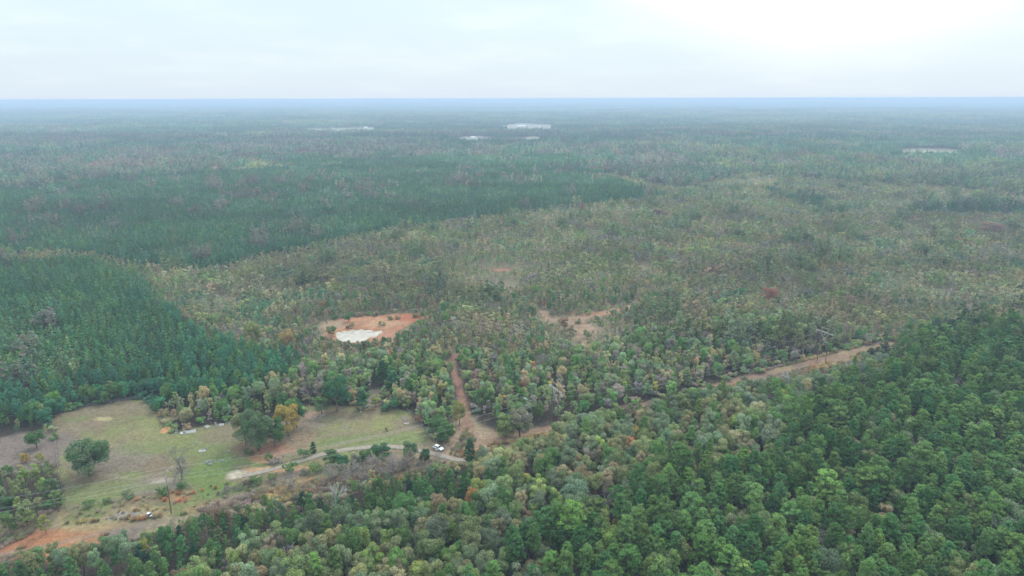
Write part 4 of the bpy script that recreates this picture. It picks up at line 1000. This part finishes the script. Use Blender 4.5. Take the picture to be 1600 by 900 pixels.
def tower(px, py):
    x, y = G(px, py); z = float(terrain(x, y)); t = thing('water_tower', 'tiny white water tower on the hazy horizon', 'water tower', (x, y, z))
    Ht = 46
    for k in range(6):
        a = k * math.pi / 3; MB().tube([(7 * math.cos(a), 7 * math.sin(a), -1), (5 * math.cos(a), 5 * math.sin(a), Ht - 10)], [.5, .5], 8).obj('leg', M_WHITE, t)
    MB().tube([(0, 0, -1), (0, 0, Ht - 9)], [1.2, 1.2], 12).obj('riser', M_WHITE, t)
    MB().tube([(0, 0, Ht - 12), (0, 0, Ht - 10), (0, 0, Ht - 3), (0, 0, Ht)], [2, 6.5, 6.5, .6], 20).obj('tank', M_WHITE, t)
tower(437, 164)

# ------------------------------------------------------------------ scatter the forest
KP = np.array(KEEP)
pts = []      # rows: x y z rot sx sz idx ta(3) tb(3)
cand = []     # near single trees, candidates for real objects
def infr(x, y, m=0.0): return np.abs(x) < 0.80 * (y + 40) + 30 + m
def pick(lst, w, rg, n): w = np.array(w, float); return rg.choice(len(lst), n, p=w / w.sum())
def clear_ok(x, y, s=1.0):
    ok = np.ones(len(x), bool)
    for kx, ky, kr in KEEP: ok &= np.hypot(x - kx, y - ky) > kr * s
    return ok
OPENP = [P_FIELD, P_CORR, P_JUNC, P_LEFT, P_POND, P_CLR, P_NOTCH]
def dopen(x, y):
    d = np.full(len(x), 1e9)
    for P in OPENP: d = np.minimum(d, distline(x, y, P, True))
    return np.minimum(d, distline(x, y, TRACK_N) - 2.3)
CELL = 12.0
SR = 330.0
# cells of 12 m up to 1150 m: one zone only and away from clearings -> a stand patch, else single trees
gx = np.arange(-960, 961, CELL); gy = np.arange(84, 1150, CELL)
CX, CY = np.meshgrid(gx, gy); cxx = CX.ravel(); cyy = CY.ravel()
m = infr(cxx, cyy); cxx = cxx[m]; cyy = cyy[m]
zc = zone(cxx, cyy); uni = np.ones(len(cxx), bool)
for dx in (-6, 0, 6):
    for dy in (-6, 0, 6):
        if dx or dy: uni &= zone(cxx + dx, cyy + dy) == zc
rr_ = np.hypot(cxx, cyy)
kd_ = np.full(len(cxx), 1e9)
for P_ in (P_CLR, P_POND, P_SMALL): kd_ = np.minimum(kd_, distline(cxx, cyy, P_, True) - 20)
for kx, ky, kr in KEEP: kd_ = np.minimum(kd_, np.hypot(cxx - kx, cyy - ky) - kr)
use_patch = uni & (rr_ > SR) & (zc != OPEN) & (kd_ > 7)
need_single = ~use_patch & ~(uni & (zc == OPEN))
single_cells = set(zip(np.round(cxx[need_single] / CELL, 3), np.round(cyy[need_single] / CELL, 3)))
cellkey = {}
for a, b_ in zip(cxx[need_single], cyy[need_single]): cellkey[(round((a + 960) / CELL), round((b_ - 84) / CELL))] = True
GM = np.zeros((len(gx), len(gy)), bool)
for (i, j) in cellkey: GM[i, j] = True
def tint_noise(x, y): return 0.82 + 0.4 * fbm(x / 26, y / 26, 81, 2)
def add_patches(px_, py_, zz_, size, rg):
    for a, b_, z_ in zip(px_, py_, zz_):
        L = PZ[int(z_)]; bk = {CC: 1.32, MV: 1.3, MN: 1.35, PA: 1.34, PB: 1.22, FP: 1.3, FH: 1.35}.get(int(z_), 1.1); cw = np.cumsum([l[3] for l in L]); cw = cw / cw[-1]
        sl = max(size, 40) * 1.6; fu = float(fbm(a / sl + 7 * int(z_), b_ / (sl * .7), 84, 3))
        u = (fu - .5) * 2.6 + .5 + .2 * rg.normal(); u = abs(u) % 2; u = 2 - u if u > 1 else u
        q = L[min(int(np.searchsorted(cw, u)), len(L) - 1)]
        if size < 20 and int(z_) == CC and float(fbm(a / 34, b_ / 26, 86, 2)) > .80: continue
        ids = PATCH[(q[0], size)]; k = bk * (0.72 + .6 * float(fbm(a / (size * 6), b_ / (size * 4), 83, 2))) * (0.62 + .76 * float(fbm(a / 1700, b_ / 520, 88, 3)))
        hs = 0.9 + .25 * rg.random()
        ca = jit(COL[q[1]], rg, .10) * k; cb = jit(COL[q[2]], rg, .10) * k
        hz = float(terrain(a, b_))
        pts.append((a, b_, hz - .1, rg.integers(0, 4) * math.pi / 2, 1.03, hs, ids[rg.integers(0, len(ids))], *ca, *cb))
rgp = np.random.default_rng(77)
add_patches(cxx[use_patch], cyy[use_patch], zc[use_patch], 12, rgp)
n12 = len(pts)
SKL = [(-300,966),(-100,908),(0,882),(40,858),(96,850),(176,833),(240,829),(285,807),(330,797),(394,785),(418,775),(450,782),(480,766),(520,764),(540,748),(580,741),(640,732),(700,725),(735,725),(752,692),(790,692),(828,680),(862,675),(870,646),(900,641),(930,635),(960,636),(1000,628),(1030,618),(1100,600),(1150,591),(1180,592),(1200,590),(1290,575),(1340,558),(1400,538)]
SKX = [q[0] for q in SKL]; SKY = [q[1] for q in SKL]
# single trees
rgs = np.random.default_rng(99)
for zid, (spc, mix) in ZP.items():
    sel = need_single & (np.ones(len(cxx), bool))
    xs = np.arange(-966, 966, spc); ys = np.arange(78, 1150, spc)
    XX, YY = np.meshgrid(xs, ys); x = (XX + (rgs.random(XX.shape) - .5) * spc * .85).ravel(); y = (YY + (rgs.random(XX.shape) - .5) * spc * .85 + 0).ravel()
    i = np.clip(np.round((x + 960) / CELL).astype(int), 0, len(gx) - 1); j = np.clip(np.round((y - 84) / CELL).astype(int), 0, len(gy) - 1)
    k = GM[i, j] & infr(x, y, 4); x = x[k]; y = y[k]
    if not len(x): continue
    k = zone(x, y) == zid; x = x[k]; y = y[k]
    k = clear_ok(x, y); x = x[k]; y = y[k]
    if not len(x): continue
    do = dopen(x, y)
    tn = tint_noise(x, y); cl = fbm(x / 22, y / 22, 85, 2)
    cw = np.cumsum([q[2] for q in mix]); cw = cw / cw[-1]
    u = (fbm(x / 24, y / 20, 87 + zid, 2) - .5) * 1.5 + rgs.random(len(x)); u = u - np.floor(u)
    pk = np.minimum(np.searchsorted(cw, u), len(mix) - 1)
    for a, b_, d_, t_, p_, c_ in zip(x, y, do, tn, pk, cl):
        sp, colr, _w, hf = mix[p_]; r_ = math.hypot(a, b_)
        if d_ < 3.5 and zid in (CC, MN, LE, PA, PB) and rgs.random() < .55: sp = 'shrub'; hf = 1.2
        if zid in (MN, LE, CC, PA, PB) and d_ < 8 and sp != 'shrub' and r_ < 420:
            if sp in ('broad', 'thin', 'youngpine', 'pine') : hf = hf * {'broad': 1.15, 'thin': 1.0, 'youngpine': .9, 'pine': 1.2}[sp]; sp = 'full' if rgs.random() < .7 else 'slim'
        h = hf * (0.76 + .36 * rgs.random()) * (0.8 + .2 * min(1, d_ / 12)) * (0.92 + .16 * c_ * 1.2)
        for P_ in (P_CLR, P_POND, P_SMALL):       # low brush on the near side of the clay pits
            if b_ < P_[:, 1].mean() + 8 and abs(a - P_[:, 0].mean()) < 60 and b_ > P_[:, 1].min() - 30:
                dd_ = float(distline(np.array([a]), np.array([b_]), P_, True)[0])
                lim_ = 12 if P_ is P_POND else 20
                if dd_ < lim_: h *= max(.25, dd_ / lim_)
        if zid in (MS, PE, PS):          # woods grow lower towards the cleared strip
            qx, q0 = project(a, b_, 0.0); _, q1 = project(a, b_, 10.0)
            lim = (q0 - (np.interp(qx, SKX, SKY) + rgs.normal() * 4 + 2)) / max(q0 - q1, 1) * 10
            H0 = SPEC[sp][0]['H']
            if qx < 1400 and h * H0 > lim:
                if lim < 1.3: continue
                if lim < 3.6: sp = 'shrub'; h = lim / 2.6 * .9
                else:
                    if lim < 6.5: sp = {'pine': 'youngpine', 'oldpine': 'youngpine', 'broad': 'slim', 'thin': 'slim'}.get(sp, sp); H0 = SPEC[sp][0]['H']
                    h = lim / H0
        w_ = max(h, .5 if sp != 'shrub' else .3) * (0.68 + .30 * rgs.random()) if sp != 'shrub' else h * 1.2
        t_ *= {PA: 1.2, PB: 1.2, MN: 1.38, LE: 1.15, MS: 1.1, CC: 1.25}.get(zid, 1.0)      # each stand's own leaf tone
        ca = jit(COL[colr], rgs) * t_; cb = jit(COL[colr], rgs, .2) * t_ * 1.15
        near = r_ < 420
        v = int(rgs.integers(0, 1000))
        lst = SPEC[sp] if near else None
        if near:
            q = lst[v % len(lst)]; idx = q['i']; Hh = q['H'] * h; RR = q['R'] * w_
        else: idx = MID[sp][v % len(MID[sp])]; Hh = RR = 0
        row = (a, b_, float(terrain(a, b_)) - .05, rgs.random() * 6.28, w_, h, idx, *ca, *cb)
        if near: cand.append((row, sp, colr, v % len(lst), Hh, RR, zid))
        else: pts.append(row)
# clumps of 36 m to 3.6 km, of 90 m to 9 km
for size, r0, r1 in ((36.0, 1150, 3700), (90.0, 3700, 9500), (260.0, 9500, 26000)):
    gx2 = np.arange(-int(r1 * .85 / size) * size, r1 * .85, size); gy2 = np.arange(r0 + size / 2 - 4, r1, size)
    XX, YY = np.meshgrid(gx2, gy2); x = XX.ravel(); y = YY.ravel()
    m = infr(x, y, size) & (y - size / 2 >= r0 - 10) & (y + size / 2 <= r1 + 10)
    x = x[m]; y = y[m]; z_ = zone(x, y); k = z_ != OPEN
    add_patches(x[k], y[k], z_[k], int(size), rgp)
print("patch points", n12, "total", len(pts), "cand", len(cand))

# real objects: the nearest in view of each kind
rows = []
for (row, sp, colr, v, Hh, RR, zid) in cand:
    px, py = project(row[0], row[1], Hh * .78); d = math.dist((row[0], row[1], Hh * .7), (0, 0, CAM_H))
    rows.append((px, py, RR * (.6 + .4 * Hh / 14) / d * F))
KIND = {'pine': 'pine_tree', 'oldpine': 'pine_tree', 'youngpine': 'pine_tree', 'broad': 'broadleaf_tree', 'full': 'broadleaf_tree', 'slim': 'broadleaf_tree', 'thin': 'broadleaf_tree'}
chosen = set(); quota = {'pine_tree': 292, 'broadleaf_tree': 232}
order = sorted(range(len(cand)), key=lambda i: -rows[i][2])
for i in order:
    kd = KIND.get(cand[i][1])
    px, py, s = rows[i]
    if kd and quota[kd] > 0 and 6 < px < 1594 and py < 893 and cand[i][6] in (PE, MS, PS, LE, MN) and math.hypot(cand[i][0][0], cand[i][0][1]) < 330:
        chosen.add(i); quota[kd] -= 1
LM = [((685,698), 'the white car'), ((268,770), 'the single utility pole'), ((528,790), 'the bleached dead tree'), ((733,700), 'the columnar cedar'), ((866,648), 'the first power line frame'), ((1283,550), 'the middle power line frame'), ((233,806), 'the white utility cart')]
NUM = ['one', 'two', 'three', 'four', 'five', 'six', 'seven', 'eight', 'nine', 'ten']
def across(px):
    u = px / 160.0; n = int(u); f = u - n
    def t(k): return 'the left edge' if k == 0 else ('the right edge' if k == 10 else NUM[k - 1] + ' tenths across')
    if f < .34: return ('at ' if n == 0 else 'just past ') + t(n)
    if f < .67: return ('between left edge and a tenth across' if n == 0 else 'between ' + NUM[n - 1] + ' and ' + NUM[n] + ' tenths across')
    return ('close to ' if n == 9 else 'just before ') + t(n + 1)
def band(py):
    for lim, w in ((872, 'at the bottom edge'), (845, 'just over the bottom edge'), (815, 'tenth of the way up'), (785, 'eighth of the way up'), (755, 'fifth of the way up'), (725, 'quarter of the way up'), (690, 'third of the way up')):
        if py > lim: return w
    return 'over a third up'
labels = {}; cl = sorted(chosen)
PP = np.array([(rows[i][0], rows[i][1]) for i in cl])
for n_, i in enumerate(cl):
    row, sp, colr, v, Hh, RR, zid = cand[i]; px, py, s = rows[i]
    size = 'tall' if Hh > {'pine_tree': 17.5, 'broadleaf_tree': 14}[KIND[sp]] else ('short' if Hh < {'pine_tree': 13, 'broadleaf_tree': 9}[KIND[sp]] else ('broad' if RR > 3.2 else 'slender' if RR < 2.1 else 'rounded'))
    kind = {'pine': 'pine', 'oldpine': 'pine', 'youngpine': 'pine', 'thin': 'half-bare tree'}.get(sp, 'broadleaf')
    lm = min(LM, key=lambda q: math.hypot(q[0][0] - px, q[0][1] - py)); dd = math.hypot(lm[0][0] - px, lm[0][1] - py)
    base = f"{size} {WORD[colr]} {kind}"
    if dd < 70: loc = ('above ' if py < lm[0][1] - abs(px - lm[0][0]) else 'below ' if py > lm[0][1] + abs(px - lm[0][0]) else ('left of ' if px < lm[0][0] else 'right of ')) + lm[1]
    else: loc = band(py) + ', ' + across(px)
    labels[i] = [base, loc]
def nwords(t): return len(t.replace('-', ' ').replace(',', ' ').split())
def resolve():
    by = {}
    for i, (a, b_) in labels.items(): by.setdefault(a + ', ' + b_, []).append(i)
    return by
by = resolve()
for txt, L in by.items():
    if len(L) > 1:
        for i in L:
            n_ = cl.index(i); d = np.hypot(*(PP - PP[n_]).T); d[n_] = 1e9
            j = next((cl[k] for k in np.argsort(d)[:6] if cl[k] not in L), None)
            if j is not None:
                q = cand[j]; rel = 'behind' if rows[j][1] < rows[i][1] else 'before'
                labels[i][0] = labels[i][0].replace('broadleaf', 'tree') if len(labels[i][0].split()) > 4 else labels[i][0]
                labels[i][1] += f", {WORD[q[2]].split()[-1]} {rel}" if nwords(labels[i][0] + ' ' + labels[i][1]) <= 14 else ''
by = resolve(); same = {}
for txt, L in by.items():
    if len(L) > 1:
        for i in L: same[i] = 'like trees ' + txt.split(', ', 1)[1]
print("labels shared by", len(same), "of", len(cl), [t for t in by if len(t.replace('-', ' ').split()) > 16][:3])
for i in cl:
    row, sp, colr, v, Hh, RR, zid = cand[i]; q = SPEC[sp][v]
    px, py, _ = rows[i]
    grp = same.get(i, {'pine_tree': 'pines of the woods', 'broadleaf_tree': 'broadleaf trees of the woods'}[KIND[sp]])
    t = thing(KIND[sp], ', '.join(labels[i]), 'tree', (row[0], row[1], row[2]), row[3], grp, (row[4], row[4], row[5]))
    c = part('crown', q['crown'], t); c['tint_a'] = [float(z) for z in row[7:10]]; c['tint_b'] = [float(z) for z in row[10:13]]
    part('trunk', q['trunk'], t)
for i, c_ in enumerate(cand):
    if i not in chosen: pts.append(c_[0])

# everything else as one mass, drawn by geometry nodes
def scatter(name, rows_, coll, label):
    A = np.array(rows_, float); n = len(A)
    me = bpy.data.meshes.new(name); me.vertices.add(n); me.vertices.foreach_set('co', A[:, :3].astype(np.float32).ravel())
    attr(me, 'rot', 'FLOAT_VECTOR', 'POINT', np.stack([A[:, 3] * 0, A[:, 3] * 0, A[:, 3]], 1).astype(np.float32))
    attr(me, 'scl', 'FLOAT_VECTOR', 'POINT', np.stack([A[:, 4], A[:, 4], A[:, 5]], 1).astype(np.float32))
    a = me.attributes.new('idx', 'INT', 'POINT'); a.data.foreach_set('value', A[:, 6].astype(np.int32))
    one = np.ones((n, 1))
    attr(me, 'tint_a', 'FLOAT_COLOR', 'POINT', np.concatenate([A[:, 7:10], one], 1).astype(np.float32))
    attr(me, 'tint_b', 'FLOAT_COLOR', 'POINT', np.concatenate([A[:, 10:13], one], 1).astype(np.float32))
    o = bpy.data.objects.new(name, me); C.objects.link(o); o['kind'] = 'stuff'; o['label'] = label
    g = bpy.data.node_groups.new(name, 'GeometryNodeTree')
    g.interface.new_socket('Geometry', in_out='INPUT', socket_type='NodeSocketGeometry'); g.interface.new_socket('Geometry', in_out='OUTPUT', socket_type='NodeSocketGeometry')
    N = g.nodes; L = g.links
    gi = N.new('NodeGroupInput'); go = N.new('NodeGroupOutput'); ip = N.new('GeometryNodeInstanceOnPoints'); ci = N.new('GeometryNodeCollectionInfo')
    ci.inputs['Collection'].default_value = coll; ci.inputs['Separate Children'].default_value = True; ci.inputs['Reset Children'].default_value = True
    def na(nm, ty):
        x = N.new('GeometryNodeInputNamedAttribute'); x.data_type = ty; x.inputs['Name'].default_value = nm; return x.outputs['Attribute']
    ip.inputs['Pick Instance'].default_value = True
    er = N.new('FunctionNodeEulerToRotation'); L.new(na('rot', 'FLOAT_VECTOR'), er.inputs[0])
    L.new(gi.outputs[0], ip.inputs['Points']); L.new(ci.outputs[0], ip.inputs['Instance']); L.new(na('idx', 'INT'), ip.inputs['Instance Index'])
    L.new(er.outputs[0], ip.inputs['Rotation']); L.new(na('scl', 'FLOAT_VECTOR'), ip.inputs['Scale']); L.new(ip.outputs[0], go.inputs[0])
    md = o.modifiers.new('scatter', 'NODES'); md.node_group = g
    return o
scatter("forest", pts, LIB, 'continuous mixed pine and hardwood forest reaching the horizon')
print("forest instances", len(pts))

# bunch grass on the cleared strip
TUFT = bpy.data.collections.new("tuft_library")
for k in range(5):
    rg = np.random.default_rng(300 + k); S = Soup(); n = 60
    a = rg.random(n) * 6.28; r = .25 * rg.random(n); h = .35 + .5 * rg.random(n); b0 = np.stack([r * np.cos(a), r * np.sin(a), np.zeros(n)], 1)
    tip = b0 + np.stack([.35 * np.cos(a) * rg.random(n), .35 * np.sin(a) * rg.random(n), h], 1)
    sd = unit(np.cross(tip - b0, rg.normal(size=(n, 3)))) * .035
    V = np.stack([b0 - sd, b0 + sd, tip + sd * .4, tip - sd * .4], 1).reshape(-1, 3)
    S.add(V, np.arange(4 * n).reshape(n, 4), np.repeat(rg.random(n), 4), np.repeat(.8 + .4 * rg.random(n), 4))
    TUFT.objects.link(bpy.data.objects.new("grass_form_%02d" % k, S.mesh("grass_tuft", [M_LEAF])))
def grasses():
    rg = np.random.default_rng(5); out = []
    lo = P_CORR.min(0); hi = P_CORR.max(0); n = 110000
    x = lo[0] + (hi[0] - lo[0]) * rg.random(n); y = lo[1] + (hi[1] - lo[1]) * rg.random(n)
    k = inpoly(x, y, P_CORR) & (np.hypot(x, y) < 460) & (~inpoly(x, y, P_FIELD) | (rg.random(n) < .1)); x = x[k]; y = y[k]
    d = np.minimum(distline(x, y, TRACK_E) - 3.0, distline(x, y, TRACK_W) - 1.0); d = np.minimum(d, distline(x, y, ROAD) - 2)
    f = fbm(x / 9, y / 9, 91, 2); k = (d > 0) & (f > .36); x = x[k][:24000]; y = y[k][:24000]; f = fbm(x / 14, y / 14, 92, 2)
    pal = [(0.46, 0.37, 0.2), (0.42, 0.24, 0.12), (0.3, 0.25, 0.18), (0.25, 0.26, 0.13), (0.34, 0.27, 0.22)]
    for a, b_, g in zip(x, y, f):
        p = pal[int(np.clip((g - .3) / .4 * 5 + rg.normal() * .8, 0, 4))]; ca = jit(p, rg); cb = ca * 1.25
        s = .8 + .8 * rg.random(); out.append((a, b_, 0.02, rg.random() * 6.28, s * 1.3, s, rg.integers(0, 5), *ca, *cb))
    scatter("grass", out, TUFT, 'tan and orange bunch grass on the cleared power line strip')
grasses()

# ------------------------------------------------------------------ air
def haze():
    m = bpy.data.materials.new("haze"); m.use_nodes = True; N = m.node_tree.nodes; L = m.node_tree.links; N.clear()
    out = N.new('ShaderNodeOutputMaterial'); v = N.new('ShaderNodeVolumePrincipled')
    v.inputs['Color'].default_value = HAZE_COLOR; v.inputs['Density'].default_value = HAZE_DENSITY; v.inputs['Anisotropy'].default_value = 0.0
    L.new(v.outputs[0], out.inputs['Volume'])
    S = 56000.0
    o = MB().box((-S, -S, zmin - 1.0), (S, S, max(CAM_H, zmax) + 1.5)).obj('haze', m); o['kind'] = 'stuff'; o['label'] = 'thin blue haze over the forest'
haze()
